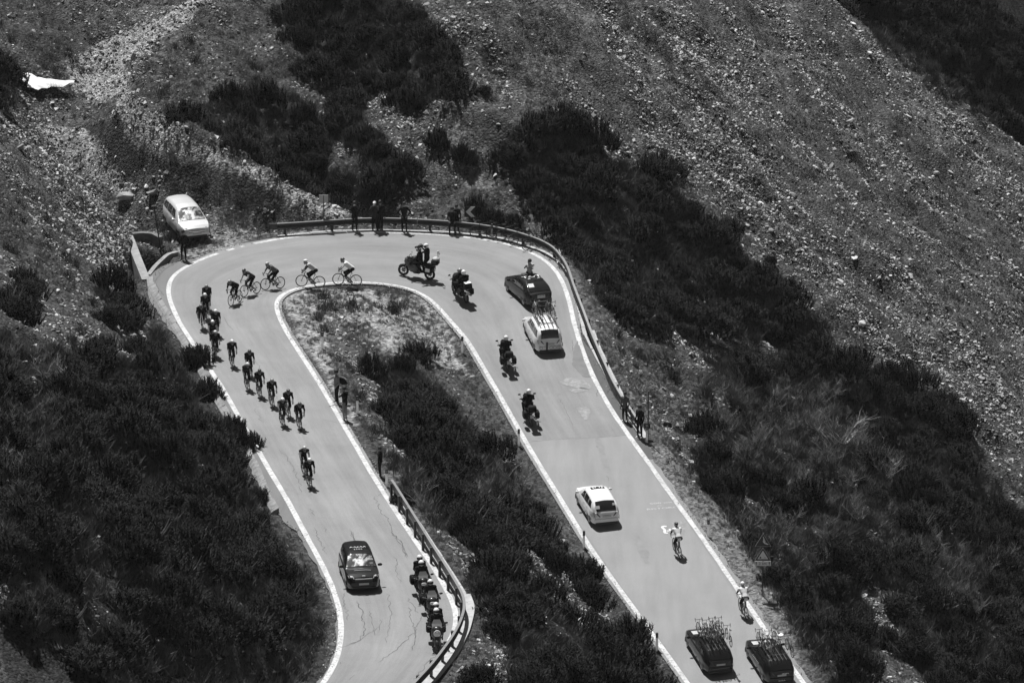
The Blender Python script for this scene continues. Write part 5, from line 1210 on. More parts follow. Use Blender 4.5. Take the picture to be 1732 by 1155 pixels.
def mrider(pz, p, d, lean, lb, hcol, top='black', vest=None):
    r_ = person(pz, dict(top=C_[vest or top], sleeve=C_[top], forearm=C_[top], hand=C_['black'], neck=C_['black'], hips=C_['black'], thigh=C_['black'], shin=C_['black'], shoe=C_['black']), lb, None, 'moto', hcol); place(r_, p, d, lean, MS); return r_
def hd_anchor(pz): return Vector(POSE[pz][1]['head'])+Vector((0, 0, .15))
d = (-.96, .28); p = solve(hd_anchor('cameraman'), 721, 412, d, sc=MS); m1 = place(motorcycle('camera motorcycle with pale panniers crossing the bend in profile', True, True, fair=.10), p, d, 0, MS)
mrider('moto', p, d, 0, 'driver of the camera motorcycle, low behind the windscreen', .4); mrider('cameraman', p, d, 0, 'cameraman in a white helmet standing on the footrests of the motorcycle', .85)
cmr = empty('video_camera', 'shoulder video camera held up by the standing cameraman', 'camera'); ob('body', bbox_mesh('body', .13, .32, .16, M_BLK, -.08, .02), cmr); V = []; F_ = []; add_tube(V, F_, [(0, .15, 0), (0, .36, 0)], [.05, .06], 10); ob('lens', mesh_from('lens', V, F_, [M_BLK]), cmr); V = []; F_ = []; add_tube(V, F_, [(0, -.12, .08), (0, -.05, .14), (0, .1, .13)], .015, 5); ob('handle', mesh_from('handle', V, F_, [M_BLK]), cmr)
cmr.matrix_world = m1.matrix_world @ Matrix.Translation((-.16, -.14, 1.95)) @ Matrix.Rotation(.95, 4, 'Z')
V = []; F_ = []; 
for s_ in (-.16, .10): add_tube(V, F_, [(s_, -1.15, 1.28), (s_-.05, -1.2, 1.75)], .012, 5)
an = ob('antenna_mast', mesh_from('antenna_mast', V, F_, [M_MGR]), m1); V = []; F_ = []; dome(V, F_, (-.21, -1.2, 1.78), .06, .06, .12, 10, 6); dome(V, F_, (.05, -1.2, 1.62), .05, .05, .09, 10, 6); ob('antenna_dome', fixn(mesh_from('antenna_dome', V, F_, [M_WHT], True)), an)
for sd in (-1, 1):   # broad leg shields and spare-lens cases hung on the camera machine
    V = []; F_ = []; dome(V, F_, (sd*.26, .18, .62), .12, .30, .24, 12, 6); ob('leg_shield', fixn(mesh_from('leg_shield', V, F_, [mat('shield_grey', .10, .4)], True)), m1)
ob('lens_case', bbox_mesh('lens_case', .50, .30, .26, M_BLK, 1.02, .05), m1).location = (0, -.98, 0)
ob('tank_bag', bbox_mesh('tank_bag', .26, .30, .16, M_BLK, 1.06, .04), m1).location = (0, .16, 0)
V = []; F_ = []; dome(V, F_, (.0, -1.05, 1.30), .26, .22, .10, 12, 4); ob('luggage_bag', fixn(mesh_from('luggage_bag', V, F_, [C_['light']], True)), m1)
d = (-.42, .90); p = solve(hd_anchor('pillion'), 784, 457, d, -.05, sc=MS); place(motorcycle('motorcycle with a white-topped case following into the bend', lid=True), p, d, -.05, MS); mrider('moto', p, d, -.05, 'driver of the motorcycle with the white-topped case', .3); mrider('pillion', p, d, -.05, 'passenger in a white helmet on the motorcycle with the white-topped case', .8)
d = (-.17, .98); p = solve(hd_anchor('moto'), 856, 567.5, d, sc=MS); place(motorcycle('upper one of two dark motorcycles climbing the lower road, beside the white estate'), p, d, 0, MS); mrider('moto', p, d, 0, 'white-helmeted rider on the upper one of the two climbing motorcycles', .75)
d = (-.18, .98); p = solve(hd_anchor('moto'), 894.5, 658, d, sc=MS); place(motorcycle('lower one of two dark motorcycles climbing the lower road'), p, d, 0, MS); mrider('moto', p, d, 0, 'rider on the lower one of the two climbing motorcycles', .75)
for k, (hx, hy, dd, pil, lbm) in enumerate(((712.5,947,(.16,-.985),True,'rearmost of three motorbikes in line beside the lower guardrail'),(727.8,979,(.14,-.99),False,'middle one of three motorbikes in line beside the lower guardrail'),(738,1027.5,(.05,-1.0),True,'foremost of three motorbikes in line, with a round light ring, beside the lower guardrail'))):
    p = solve(hd_anchor('moto'), hx, hy, dd, sc=MS); place(motorcycle(lbm, rnd=(k == 2), topbox=False, fair=.02 if k else .012), p, dd, 0, MS)
    mrider('moto', p, dd, 0, 'driver on the '+['rearmost','middle','foremost'][k]+' of the three motorbikes beside the lower guardrail', [.8, .75, .8][k], 'black')
    if pil: mrider('pillion', p, dd, 0, 'passenger on the '+['rearmost','middle','foremost'][k]+' of the three motorbikes beside the lower guardrail', .75)

# ------------------------------------------------------------------ cars
M_GLASS = mat('car_glass', .012, .03, coat=1.0, spec=.6)
def b_screen(nt, b):
    q = NB(nt); tc = q.n('ShaderNodeTexCoord').outputs['Object']; n = q.noise(tc, 1.1, 5, .65, 1.5); q.l(q.rng(n, .44, .62, .03, .6), b.inputs['Base Color']); b.inputs['Metallic'].default_value = .8  # patchy bright reflections painted into the metallic base colour
M_SCREEN = node_mat('windscreen_painted_reflection', b_screen, .40, .5); M_TRIM = mat('black_trim', .015, .5); M_LAMPG = mat('lamp_glass', .75, .08); M_TAIL = mat('tail_lens_dark', .035, .2)
M_PLATE = mat('plate_grey', .45, .5)
CT = {}
CT['tyre'] = mk('tyre', lambda V, F: torus(V, F, (0, 0, 0), .245, .075, 26, 8), M_TYRE, True)
def f_crim(V, F):
    torus(V, F, (0, 0, 0), .215, .02, 24, 5); disc(V, F, (0, 0, 0), .05, .1, 10)
    for i in range(10): a_ = 2*math.pi*i/10; add_tube(V, F, [(0, .04*math.cos(a_), .04*math.sin(a_)), (0, .21*math.cos(a_), .21*math.sin(a_))], .018, 4)
    disc(V, F, (0, 0, 0), .20, .02, 20)
CT['rim'] = mk('rim', f_crim, mat('alloy_wheel', .30, .35, .6))
PROF = {  # keys: length stations y/L -> (belt/hood height, roof height or None, half width, roof half width)
 'mpv':   dict(L=4.38, W=1.83, H=1.61, hood=[(-.5,.78),(-.485,.98),(-.44,1.05),(.20,.98),(.33,.95),(.42,.86),(.475,.74),(.5,.52)], roof=[(-.485,1.0),(-.455,1.36),(-.40,1.56),(-.25,1.61),(0,1.60),(.10,1.53),(.31,.99)], gh=(-.485,.31)),
 'suv':   dict(L=4.40, W=1.82, H=1.66, hood=[(-.5,.75),(-.485,1.0),(-.44,1.08),(.15,1.04),(.28,1.03),(.42,.96),(.475,.84),(.5,.60)], roof=[(-.485,1.02),(-.45,1.42),(-.38,1.62),(-.2,1.66),(0,1.65),(.08,1.58),(.24,1.05)], gh=(-.485,.24)),
 'hatch': dict(L=4.10, W=1.77, H=1.53, hood=[(-.5,.72),(-.485,.92),(-.44,1.00),(.15,.95),(.29,.93),(.42,.84),(.475,.72),(.5,.50)], roof=[(-.475,.96),(-.42,1.24),(-.34,1.44),(-.2,1.51),(0,1.53),(.08,1.48),(.27,.95)], gh=(-.475,.27)),
 'estate':dict(L=4.66, W=1.83, H=1.47, hood=[(-.5,.72),(-.488,.92),(-.45,.98),(.12,.94),(.24,.93),(.40,.84),(.475,.72),(.5,.50)], roof=[(-.48,.95),(-.43,1.25),(-.37,1.41),(-.2,1.46),(0,1.47),(.05,1.43),(.22,.94)], gh=(-.48,.22)),
 'sedan': dict(L=4.55, W=1.84, H=1.50, hood=[(-.5,.72),(-.488,.94),(-.43,1.00),(.12,.95),(.24,.93),(.40,.84),(.475,.72),(.5,.50)], roof=[(-.465,.99),(-.36,1.30),(-.26,1.46),(-.15,1.50),(0,1.50),(.05,1.46),(.22,.94)], gh=(-.465,.22)) }
def pl_(tab, t): return float(np.interp(t, [a_ for a_, b_ in tab], [b_ for a_, b_ in tab]))
class CarShape:
    def __init__(s, k): s.__dict__.update(PROF[k]); s.k = k
    def hw(s, t): e_ = abs(t)*2; return s.W/2*(1-.24*max(0, (e_-.62)/.38)**2.4-.015*e_)
    def belt(s, t): return pl_(s.hood, t)
    def rf(s, t): return max(pl_(s.roof, t), s.belt(t)) if s.gh[0] <= t <= s.gh[1] else s.belt(t)
    def section(s, t, off=0.0):
        """half section from sill (x,z) to centre line: list of points; constant count"""
        w = s.hw(t)+off; zb = s.belt(t); zr_ = s.rf(t)+off; z0 = .20+.08*max(0, (abs(t)-.42)/.08); hh = zr_-zb; pts = []
        pts += [(w*.90, z0), (w*.975, z0+.10), (w*1.0, z0+.5*(zb-z0)), (w*.985, zb-.12*(zb-z0)), (w*.94, zb-.02)]
        tum = (.25+.10*max(0, -t-.2))*min(1, hh/.5); 
        wr = w*(.93-tum)
        if hh > .03:
            for q_, c_ in ((0, 0), (.25, .03), (.5, .05), (.75, .045), (.90, .02)): pts.append((w*.93*(1-q_)+wr*q_+w*c_*min(1, hh/.5), zb+hh*q_*.95))
            pts += [(wr*.90, zb+hh*.965), (wr*.66, zb+hh*.995), (wr*.33, zr_+.018), (0, zr_+.028)]
        else:
            for q_ in (0, .06, .14, .24, .34): pts.append((w*(.93-q_*.6), zb+.010*q_*3))
            pts += [(w*.6, zb+.018), (w*.42, zb+.024), (w*.22, zb+.03), (0, zb+.032)]
        return pts
    def P(s, t, i, side=1, off=0.0):
        sec = s.section(t, off); i0 = int(min(i, len(sec)-2)); f = i-i0; x_ = sec[i0][0]*(1-f)+sec[i0+1][0]*f; z_ = sec[i0][1]*(1-f)+sec[i0+1][1]*f
        return (side*x_, t*s.L, z_)
def build_car(kind, label, paint, roofpaint=None, group=None, plate=True, name='car', rough=.12):
    s = CarShape(kind); e = empty(name, label, 'car', group); m_ = mat('car_paint_%.3f' % paint, paint*.4, .4, spec=.06, coat=.7) if paint < .1 else mat('car_paint_%.3f' % paint, paint, .3, metal=.25 if .6 < paint < .7 else 0, spec=.4, coat=.7)
    ts = sorted(set(list(np.linspace(-.5, .5, 41))+[a_ for a_, b_ in s.hood]+[a_ for a_, b_ in s.roof])); V = []; F_ = []; ns = 14
    for t in ts:
        sec = s.section(t); V += [(-x_, t*s.L, z_) for x_, z_ in sec]+[(x_, t*s.L, z_) for x_, z_ in reversed(sec[:-1])]
    m = 2*len(s.section(0))-1
    for k in range(len(ts)-1):
        for i in range(m-1): F_.append((k*m+i, k*m+i+1, (k+1)*m+i+1, (k+1)*m+i))
        F_.append((k*m+m-1, k*m, (k+1)*m, (k+1)*m+m-1))
    F_.append(tuple(range(m))); F_.append(tuple((len(ts)-1)*m+i for i in reversed(range(m))))
    me = fixn(mesh_from('body', V, F_, [m_], True)); bm = bmesh.new(); bm.from_mesh(me)
    for f in bm.faces: f.smooth = len(f.verts) == 4
    for e_ in bm.edges:
        if len(e_.link_faces) == 2 and e_.calc_face_angle(0) > .75: e_.smooth = False
    bm.to_mesh(me); bm.free(); ob('body', me, e)
    def patch(nm, t0, t1, i0, i1, side=1, mm=M_GLASS, n=7, k=4, off=.008, par=e, both=False, trap=0.0, th=True):
        """a panel lying 8 mm proud of the shell between two stations; trap slants its ends"""
        V = []; F_ = []
        for a_ in range(n):
            for b_ in range(k):
                v_ = b_/(k-1); ta = t0+(trap[0] if trap else 0)*v_; tb = t1+(trap[1] if trap else 0)*v_; t = ta+(tb-ta)*a_/(n-1); V.append(s.P(t, i0+(i1-i0)*v_, side, off))
        for a_ in range(n-1):
            for b_ in range(k-1): q_ = a_*k+b_; F_.append((q_, q_+1, q_+k+1, q_+k))
        return ob(nm, mesh_from(nm, V, F_, [mm], True), par)
    g0, g1 = s.gh; r_top = [a_ for a_, b_ in s.roof][-2]; r_back = [a_ for a_, b_ in s.roof][2]
    def cross(nm, t0, t1, mm, wfrac, n=6, off=.010, par=e, x0=None):
        """panel across the car (windscreen, rear window, sunroof) following the upper surface"""
        V = []; F_ = []; K = 7
        for a_ in range(n):
            t = t0+(t1-t0)*a_/(n-1); sec = s.section(t, off); xs_ = [p_[0] for p_ in sec[5:]][::-1]; zs_ = [p_[1] for p_ in sec[5:]][::-1]; wmax = sec[9][0]*wfrac
            for b_ in range(K): x_ = -wmax+2*wmax*b_/(K-1); V.append((x_, t*s.L, float(np.interp(abs(x_), xs_, zs_))+off*.5))
        for a_ in range(n-1):
            for b_ in range(K-1): q_ = a_*K+b_; F_.append((q_, q_+1, q_+K+1, q_+K))
        o = mesh_from(nm, V, F_, [mm], True); return ob(nm, fixn(o), par)
    cross('windscreen', r_top+.01, g1-.012, M_SCREEN, .93)
    cross('rear_window', g0+(.004 if kind != 'sedan' else .02), r_back-.012, M_GLASS, .86)
    for sd in (-1, 1):
        seams = [r_top+.045, .0-.02, -.20, r_back+.02]
        patch('side_window', seams[1]+.008, seams[0]+.02, 5.25, 8.3, sd, trap=(0, -.075)); patch('side_window', seams[2]+.006, seams[1]-.006, 5.25, 8.3, sd); patch('side_window', seams[3]-.035, seams[2]-.008, 5.4, 8.1, sd, trap=(.045, 0))
        for t_ in (seams[0]+.055, seams[1], seams[2]-.02): patch('door_seam', t_-.0013, t_+.0013, 1.0, 4.6, sd, M_TRIM, 2, 5, .004)
        for t_ in (seams[1]-.03, seams[2]+.0): patch('door_handle', t_-.0, t_+.03, 3.15, 3.45, sd, m_ if paint > .1 else M_DGR, 3, 2, .025)
        patch('sill_trim', -.26, .26, .0, .75, sd, M_TRIM, 8, 2, .006)
        mi = mk('mirror', lambda V, F: dome(V, F, (0, 0, 0), .13, .07, .085, 12, 6, -.6), m_, True); mo = ob('mirror', mi, e); mo.location = (sd*(s.hw(.2)+.11), (r_top+.12)*s.L, s.belt(.2)+.06)
        for t_ in (.315, -.305):
            w = empty('wheel'); w.parent = e; w.location = (sd*(s.hw(t_)-.10), t_*s.L, .32); ob('tyre', CT['tyre'], w); rr = ob('rim', CT['rim'], w); rr.location = (sd*.055, 0, 0)
            V = []; F_ = []; n = 18; V.append((0, 0, 0))
            for i in range(n+1): a_ = math.pi*(-.08+1.16*i/n); V.append((0, .375*math.cos(a_), .375*math.sin(a_)))
            for i in range(n): F_.append((0, i+1, i+2))
            ar = ob('wheel_arch', mesh_from('wheel_arch', [(sd*(s.P(t_, 2, 1, .004)[0]-(.02 if v[2] > .2 else 0)), v[1]+t_*s.L, v[2]+.33) for v in V], F_, [M_TRIM]), e)
        # lamps
        V = []; F_ = []; zb = s.belt(.44)
        hl = [(sd*s.hw(.47)*.62, .482*s.L, zb-.14), (sd*s.hw(.47)*.99, .452*s.L, zb-.10), (sd*s.hw(.44)*.985, .415*s.L, zb-.01), (sd*s.hw(.46)*.70, .455*s.L, zb+.0)]
        c0 = [Vector(v) for v in hl]; cen = sum(c0, Vector())/4+Vector((sd*.03, .05, .02)); V = [tuple(v+Vector((sd*.012, .03, .008))) for v in c0]+[tuple(cen)]; F_ = [(0, 1, 4), (1, 2, 4), (2, 3, 4), (3, 0, 4)]; ob('headlight', fixn(mesh_from('headlight', V, F_, [M_LAMPG])), e)
        zt = s.belt(-.47); tl = [(sd*s.hw(-.49)*.52, -.499*s.L, zt-.24), (sd*s.hw(-.49)*1.03, -.474*s.L, zt-.25), (sd*s.hw(-.47)*1.01, -.455*s.L, zt-.02), (sd*s.hw(-.48)*.72, -.488*s.L, zt-.03)]
        V = [tuple(Vector(v)+Vector((sd*.012, -.03, .0))) for v in tl]; V.append(tuple(sum((Vector(v) for v in V), Vector())/4+Vector((0, -.02, 0)))); ob('tail_light', fixn(mesh_from('tail_light', V, [(0, 1, 4), (1, 2, 4), (2, 3, 4), (3, 0, 4)], [M_TAIL])), e)
    gz = s.belt(.475); ob('grille', bbox_mesh('grille', s.W*.52, .05, .13, M_TRIM, gz-.22, .02), e).location = (0, .492*s.L, 0)
    ob('lower_grille', bbox_mesh('lower_grille', s.W*.66, .05, .12, M_TRIM, .27, .02), e).location = (0, .502*s.L, 0)
    ob('rear_bumper', bbox_mesh('rear_bumper', s.W*.80, .10, .30, m_, .32, .05), e).location = (0, -.499*s.L, 0)
    ob('bumper_trim', bbox_mesh('bumper_trim', s.W*.76, .16, .16, M_TRIM, .22, .04), e).location = (0, -.503*s.L, 0)
    if plate:
        a_ = ob('number_plate', bbox_mesh('number_plate', .52, .015, .11, M_PLATE, 0, .004), e); a_.location = (0, -.5*s.L-.035, .68); b = ob('number_plate', a_.data, e); b.location = (0, .5*s.L+.035, .47)
    else: ob('number_plate', bbox_mesh('number_plate', .52, .015, .11, M_PLATE, 0, .004), e).location = (0, .5*s.L+.035, .47)
    return e, s, patch, cross
def put_car(e, s, anchor, px, py, d, sc=.88): p = solve(anchor, px, py, d, 0, sc); place(e, p, d, 0, sc); return p
def car_text(body, size, e, loc, rot, m_=None, sx=1.0, name='lettering'):
    return text_mesh(name, body, size, m_ or M_WHT, e, Matrix.Translation(loc) @ rot, .006, sx)
BACK = Matrix.Rotation(R(90), 4, 'X')            # reads from behind the car
ROOF = Matrix.Identity(4)
def hull_strip(nm, pts, w, m_, e):
    V = []; F_ = []; add_tube(V, F_, pts, w, 5); return ob(nm, fixn(mesh_from(nm, V, F_, [m_])), e)
# silver people carrier parked in the lay-by
e, s, patch, cross = build_car('mpv', 'silver people carrier parked nose out in the gravel lay-by', .66, rough=.3); put_car(e, s, (0, 2.25, .22), 334, 403.5, (.34, -.94), 1.0); hull_strip('grille_bar', [(-.5, 2.19, .62), (0, 2.24, .62), (.5, 2.19, .62)], .012, M_ALU, e)
# black SUV with roof lettering
e, s, patch, cross = build_car('suv', 'black SUV with white lettering on the roof edge, driving towards the camera', .018); put_car(e, s, (0, 2.25, .25), 616, 996, (.15, -.99), .87)
F180 = Matrix.Rotation(R(180), 4, 'Z')
for tx, yy, sz_ in (('la corsa', -.02, .30), ('TEAM', .32, .22)): pass
for k, (x0, x1) in enumerate(((-.42, -.30), (-.26, -.10), (-.05, .02), (.06, .22), (.27, .42))): hull_strip('roof_lettering', [(x0, -.35+.05*(k % 2), 1.70), ((x0+x1)/2, -.48, 1.70), (x1, -.32, 1.70)], .024, M_WHT, e)
for x0 in (-.20, -.08, .04, .16): hull_strip('roof_lettering', [(x0, -.02, 1.69), (x0+.07, -.02, 1.69), (x0+.03, -.14, 1.69)], .02, M_WHT, e)
hull_strip('roof_antenna', [(.05, -1.5, 1.66), (.05, -1.9, 2.05)], .006, M_BLK, e); hull_strip('bonnet_badge', [(-.08, 2.13, .93), (.08, 2.13, .93)], .035, M_ALU, e); hull_strip('grille_bar', [(-.45, 2.19, .80), (0, 2.24, .80), (.45, 2.19, .80)], .022, M_ALU, e)
hull_strip('bonnet_decal', [(-.45, 1.55, 1.035), (-.2, 1.5, 1.045), (.1, 1.52, 1.045), (.42, 1.5, 1.035)], .02, mat('decal_grey', .4, .4), e)
# dark car with a passenger leaning out of the roof
e, s, patch, cross = build_car('sedan', 'dark official car with white roof lettering and open roof, driving into the bend', .03); d = (-.36, .93); p = put_car(e, s, (0, -2.3, .45), 915.5, 510, d)
ob('roof_opening', bbox_mesh('roof_opening', .78, .42, .02, M_TRIM, 1.525, .004), e).location = (0, .05, 0)
hull_strip('spoiler', [(-.55, -1.18, 1.53), (0, -1.22, 1.55), (.55, -1.18, 1.53)], .03, M_BLK, e)
car_text('TOT', .46, e, (0.0, -.62, 1.56), ROOF, sx=1.35)
for x_ in (-.30, .34): ob('roof_lamp', mk('roof_lamp', lambda V, F: dome(V, F, (0, 0, 0), .10, .06, .05, 10, 4), M_WHT, True), e).location = (x_, -.98, 1.545)
car_text('SKODA', .10, e, (0, -2.33, .84), BACK, sx=1.6); car_text('direzione gara', .10, e, (0, -2.40, .50), BACK, sx=1.4); ob('window_sticker', bbox_mesh('window_sticker', .36, .30, .012, M_WHT, 0, .004), e).matrix_local = Matrix.Translation((-.42, -1.62, 1.335)) @ Matrix.Rotation(R(33), 4, 'X')
r_ = person('sunroof', dict(top=C_['light'], sleeve=C_['white']), 'person in a pale shirt leaning out of the roof of the dark official car', None, 'hair'); place(r_, p, d); r_.matrix_world = r_.matrix_world @ Matrix.Translation((.12, .10, .48))
# roof racks with spare bicycles
M_RACK = mat('rack_grey', .12, .4, .3)
def rack(e, s, y0, y1, xs_): 
    zt = s.H+.06
    r_ = empty('roof_rack'); r_.parent = e
    for y_ in (y0, y1): hull_strip('cross_bar', [(-.62, y_, zt), (.62, y_, zt)], .022, M_RACK, r_)
    for sd in (-.5, .5): hull_strip('roof_rail', [(sd*1.12, y0-.2, zt-.03), (sd*1.12, y1+.2, zt-.03)], .018, M_RACK, r_)
    for x_ in xs_: hull_strip('wheel_tray', [(x_, y0-.75, zt+.03), (x_, y1+.75, zt+.03)], .02, M_RACK, r_)
    return r_
def roof_bikes(e, s, lst, who, gname):
    for i, (x_, y_, rot, fr, fw) in enumerate(lst):
        b = bicycle(['first', 'second', 'third', 'fourth', 'fifth', 'sixth', 'seventh', 'eighth'][i]+' spare bicycle from the left on the '+who, gname, fr, i % 2 == 0, fw, True); b.matrix_world = e.matrix_world @ Matrix.Translation((x_, y_, s.H+.06 if fw else s.H-.02)) @ Matrix.Rotation(rot, 4, 'Z') @ Matrix.Rotation(random.uniform(-.03, .03), 4, 'Y')
e, s, patch, cross = build_car('mpv', 'white team car with spare bicycles on its roof, behind the dark official car', .72, plate=True); s.H = 1.61; d = (-.20, .98); put_car(e, s, (0, -2.2, .22), 930.5, 595, d); rack(e, s, -1.1, .35, (-.5, -.25, .0, .28, .52))
bpy.context.view_layer.update()
roof_bikes(e, s, [(-.50, .1, 0, 1, True), (-.26, -.1, math.pi, 0, True), (.30, 0, 0, 2, True), (.54, -.45, 0, 1, True)], 'white team car near the bend', 'spare bicycles on the white team car')
ob('rear_stripe', bbox_mesh('rear_stripe', .11, .02, .55, M_BLK, .35), e).location = (-.22, -2.265, 0)
for x_ in (-.58, .05, .28, .52, .62):
    V = []; F_ = []; torus(V, F_, (0, 0, 0), .10, .010, 14, 4); o = ob('decal_ring', mesh_from('decal_ring', V, F_, [M_MGR]), e); o.rotation_euler = (0, 0, R(90)); o.location = (x_, -2.262, .52)
# white hatchback with a dark sunroof
e, s, patch, cross = build_car('hatch', 'white hatchback with a dark panoramic sunroof and white emblem, driving up the lower road', .75); put_car(e, s, (0, -2.05, .30), 1026, 884, (-.25, .97))
o = cross('sunroof', -.02, .055, M_GLASS, .62); car_text('(O)', .34, e, (0, .08, 1.56), ROOF, sx=1.3)
ob('window_sticker', bbox_mesh('window_sticker', .26, .20, .012, M_WHT, 0), e).matrix_local = Matrix.Translation((-.50, -1.80, 1.21)) @ Matrix.Rotation(R(52), 4, 'X')
ob('window_sticker', bbox_mesh('window_sticker', .15, .14, .012, M_WHT, 0), e).matrix_local = Matrix.Translation((.48, -1.72, 1.30)) @ Matrix.Rotation(R(52), 4, 'X')
# two dark team estates
for k, (px, py, lb) in enumerate(((1219, 1134, 'dark team estate with a dense double row of spare bicycles, lower road bottom'), (1322, 1152, 'dark team estate hugging the right edge line with few bicycles and BORA on the bumper'))):
    e, s, patch, cross = build_car('estate', lb, .022); put_car(e, s, (0, -2.35, .30), px, py+1, (-.25, .968), .84); rack(e, s, -1.35, .25, (-.55, -.33, -.11, .11, .33, .55))
    bpy.context.view_layer.update(); ob('bonnet_panel', bbox_mesh('bonnet_panel', .9, .5, .008, C_['light'], 0, .003), e).matrix_local = Matrix.Translation((-.15, 1.45, .915)) @ Matrix.Rotation(-.09, 4, 'X')
    if k == 0:
        roof_bikes(e, s, [(-.60, -.30, .05, 1, True), (-.40, -.95, math.pi, 2, True), (-.22, -.45, 0, 1, True), (-.04, -1.05, math.pi, 1, True), (.16, -.30, 0, 0, True), (.34, -.90, math.pi, 1, True), (.52, -.35, 0, 2, True), (.72, -1.35, -.05, 1, True)], 'dark estate left of the two', 'spare bicycles on the left dark estate')
        car_text('VOLVO', .09, e, (0, -2.36, .80), BACK, sx=1.5) if False else None; car_text('www', .07, e, (0, -2.41, .50), BACK, sx=2) if False else hull_strip('bumper_line', [(-.5, -2.40, .50), (.5, -2.40, .52)], .012, M_MGR, e)
    else:
        roof_bikes(e, s, [(-.62, -.25, 0, 2, True), (-.40, -.9, math.pi, 1, False), (-.1, -.4, 0, 2, False), (.30, -.3, 0, 1, True), (.72, -1.35, 0, 2, True)], 'dark estate with BORA on the bumper', 'spare bicycles on the right dark estate')
        car_text('BORA', .11, e, (0, -2.41, .42), BACK, sx=1.4); car_text('SKODA', .07, e, (.2, -2.36, .82), BACK, sx=1.8)
        o = mk('disc_sign', lambda V, F: dome(V, F, (0, 0, 0), .20, .20, .05, 16, 3, 0), M_WHT, True); ob('rack_disc', o, e).location = (.55, -.1, 2.1); hull_strip('disc_stalk', [(.55, -.1, 1.5), (.55, -.1, 2.1)], .012, M_BLK, e)
        for i in range(7): hull_strip('side_lettering', [(-.93, .25-.17*i, .78), (-.93, .20-.17*i, .86)], .014, M_WHT, e)
        for i in range(4): hull_strip('window_lettering', [(-.40, -2.02-.012*i, 1.17-.03*i), (-.22, -2.02-.012*i, 1.17-.03*i)], .012, M_WHT, e)
    hull_strip('roof_antenna', [(-.55, .9, 1.2), (-.58, .7, 1.75)], .005, M_BLK, e)

# ------------------------------------------------------------------ spectators, bicycles against the guardrail
def spectator(px, py, ang, pz, label, cl, head='hair', s_=1.0, hcol=.05, dz=0.0):
    p = on_ground(px, py); r_ = person(pz, cl, label, None, head, hcol); r_.location = (p[0], p[1], p[2]+dz); r_.rotation_euler = (0, 0, ang); r_.scale = (s_, s_, s_); return r_
full = lambda t, l='black', sh_='black', fa=None: dict(top=C_[t], sleeve=C_[t], forearm=C_[t] if fa is None else fa, hips=C_[l], thigh=C_[l], shin=C_[l], shoe=C_[sh_])
shorts = lambda t, l='mid', sh_='black': dict(top=C_[t], sleeve=C_[t], hips=C_[l], thigh=C_[l], shin=M_SKIN, shoe=C_[sh_])
spectator(600, 391.5, R(180), 'photo', 'leftmost spectator on the kerb in front of the outer guardrail, filming', full('black'))
spectator(634, 391.5, R(170), 'photo', 'spectator with a pale cap photographing, left of a close pair at the guardrail', full('dark'), 'cap', 1.0, .6)
spectator(643, 391, R(200), 'arms_down', 'dark spectator standing close behind the one with the pale cap', full('black'), s_=1.02)
spectator(684, 393.5, R(180), 'hips', 'spectator with hands on hips on the white line in front of the guardrail', full('black'), s_=1.02)
spectator(765, 395.5, R(180), 'sit', 'spectator sitting on the guardrail left of the chevron sign', full('black'), s_=1.05)
spectator(772, 394, R(190), 'arms_down', 'spectator leaning at the guardrail right behind the seated one', full('black'), s_=.95)
spectator(311, 441, R(160), 'hips', 'dark-clothed person standing on the edge line in front of the parked silver car', full('black'), s_=1.0)
spectator(570, 682, R(110), 'point', 'person in a grey shirt reaching out towards the road, a jacket over the back', full('mid', 'black', 'black', M_SKIN), s_=1.0)
spectator(583.5, 711, R(60), 'photo', 'person in a dark shirt and grey shorts filming at the road edge', shorts('black', 'mid'), s_=1.0)
spectator(643, 806, R(80), 'arms_down', 'slim person with pale shoes waiting by the post at the lower guardrail start', full('black', 'black', 'white'), s_=.86)
spectator(1057, 713, R(150), 'arms_down', 'person in a grey top leaning by the outer guardrail above the last spectator', full('grey', 'black', 'white'), s_=.92)
spectator(1082, 741, R(140), 'arms_down', 'stout dark person with a dark bag at the end of the outer guardrail', full('black', 'black', 'white'), s_=1.02)
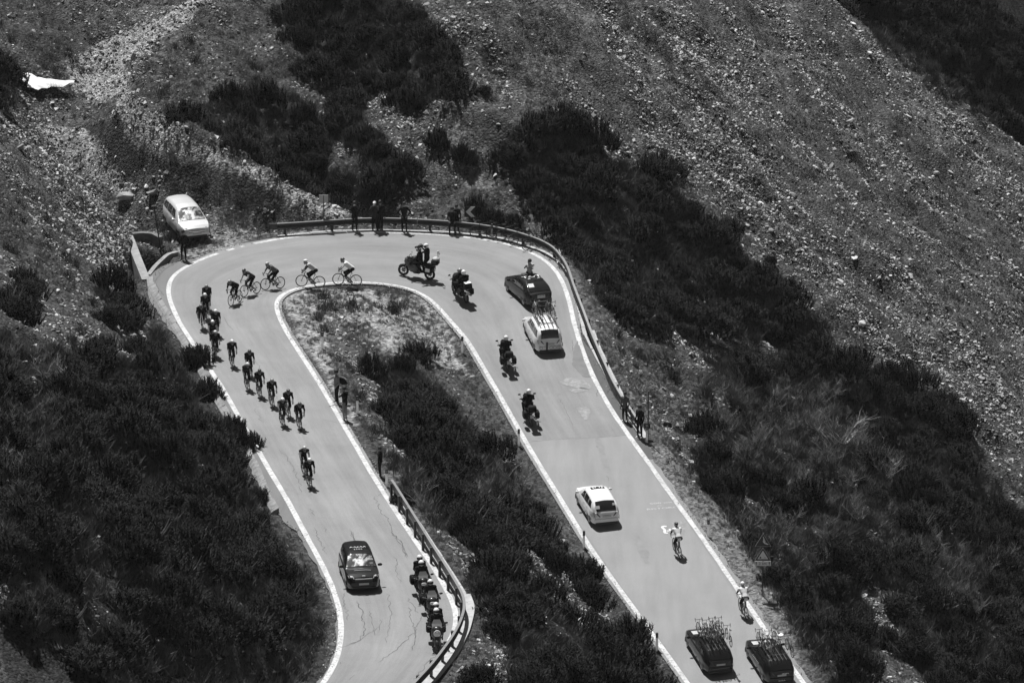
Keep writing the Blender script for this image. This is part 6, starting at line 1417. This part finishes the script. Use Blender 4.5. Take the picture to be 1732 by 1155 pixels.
# jacket carried on the back, bag held
jk = on_ground(570, 682); bm = bmesh.new(); pts = [(0, 0, 1.42), (.28, .04, 1.36), (.46, .10, 1.06), (.40, .16, .98), (.16, .10, 1.00), (.02, .05, 1.10)]
vs = [bm.verts.new((jk[0]+a_+.10, jk[1]+b_-.05, jk[2]+c_)) for a_, b_, c_ in pts]; f = bm.faces.new(vs); r2 = bmesh.ops.extrude_face_region(bm, geom=[f]); bmesh.ops.translate(bm, vec=(0, .07, 0), verts=[g for g in r2['geom'] if isinstance(g, bmesh.types.BMVert)]); bmesh.ops.recalc_face_normals(bm, faces=bm.faces); me = bpy.data.meshes.new('jacket'); bm.to_mesh(me); bm.free(); me.materials.append(C_['black']); tag(ob('jacket', me), 'black jacket hanging off the shoulder of the person in the grey shirt', 'jacket')
bg_ = on_ground(1082, 741); b = empty('shoulder_bag', 'dark bag hanging beside the stout person at the guardrail end', 'bag'); b.location = (bg_[0]+.38, bg_[1], bg_[2]+.55); ob('body', bbox_mesh('body', .34, .16, .32, M_BLK, 0, .04), b); hull_strip('strap', [(-.12, 0, .3), (-.06, 0, .7), (.1, 0, .3)], .012, M_BLK, b)
for i, (px, py, a_) in enumerate(((818, 401, R(-80)), (846, 404, R(-72)), (862, 407, R(-68)), (882, 413, R(-60)), (902, 421, R(-50)), (943, 449, R(10)))):
    p = on_road(px, py); lb = ['leftmost of the parked bicycles leaning on the outer guardrail', 'second bicycle from the left leaning on the outer guardrail', 'third bicycle from the left leaning on the outer guardrail', 'fourth bicycle from the left leaning on the outer guardrail', 'fifth bicycle from the left, beside the worn end of the row at the guardrail', 'pale-barred bicycle leaning alone where the guardrail turns down the slope'][i]
    b = bicycle(lb, 'bicycles leaning on the outer guardrail', 1 if i == 5 else 0); f = (-math.sin(a_), math.cos(a_)); place(b, p, f, .0); b.matrix_world = b.matrix_world @ Matrix.Rotation(-.18 if i < 5 else .18, 4, 'Y')
bpy.context.view_layer.update()
# ------------------------------------------------------------------ thin even veil, a volume added to lift the blacks
M_VEIL = bpy.data.materials.new('air'); M_VEIL.use_nodes = True; nt = M_VEIL.node_tree; nt.nodes.clear(); vo = nt.nodes.new('ShaderNodeVolumePrincipled'); vo.inputs['Density'].default_value = 4.0e-5; vo.inputs['Color'].default_value = (1, 1, 1, 1)
mo = nt.nodes.new('ShaderNodeOutputMaterial'); nt.links.new(vo.outputs[0], mo.inputs['Volume'])
hz = bbox_mesh('black_lift_veil', 900, 1100, 900, M_VEIL, -520); o = ob('black_lift_veil', hz); o.location = (0, 400, 0); tag(o, kind='stuff')
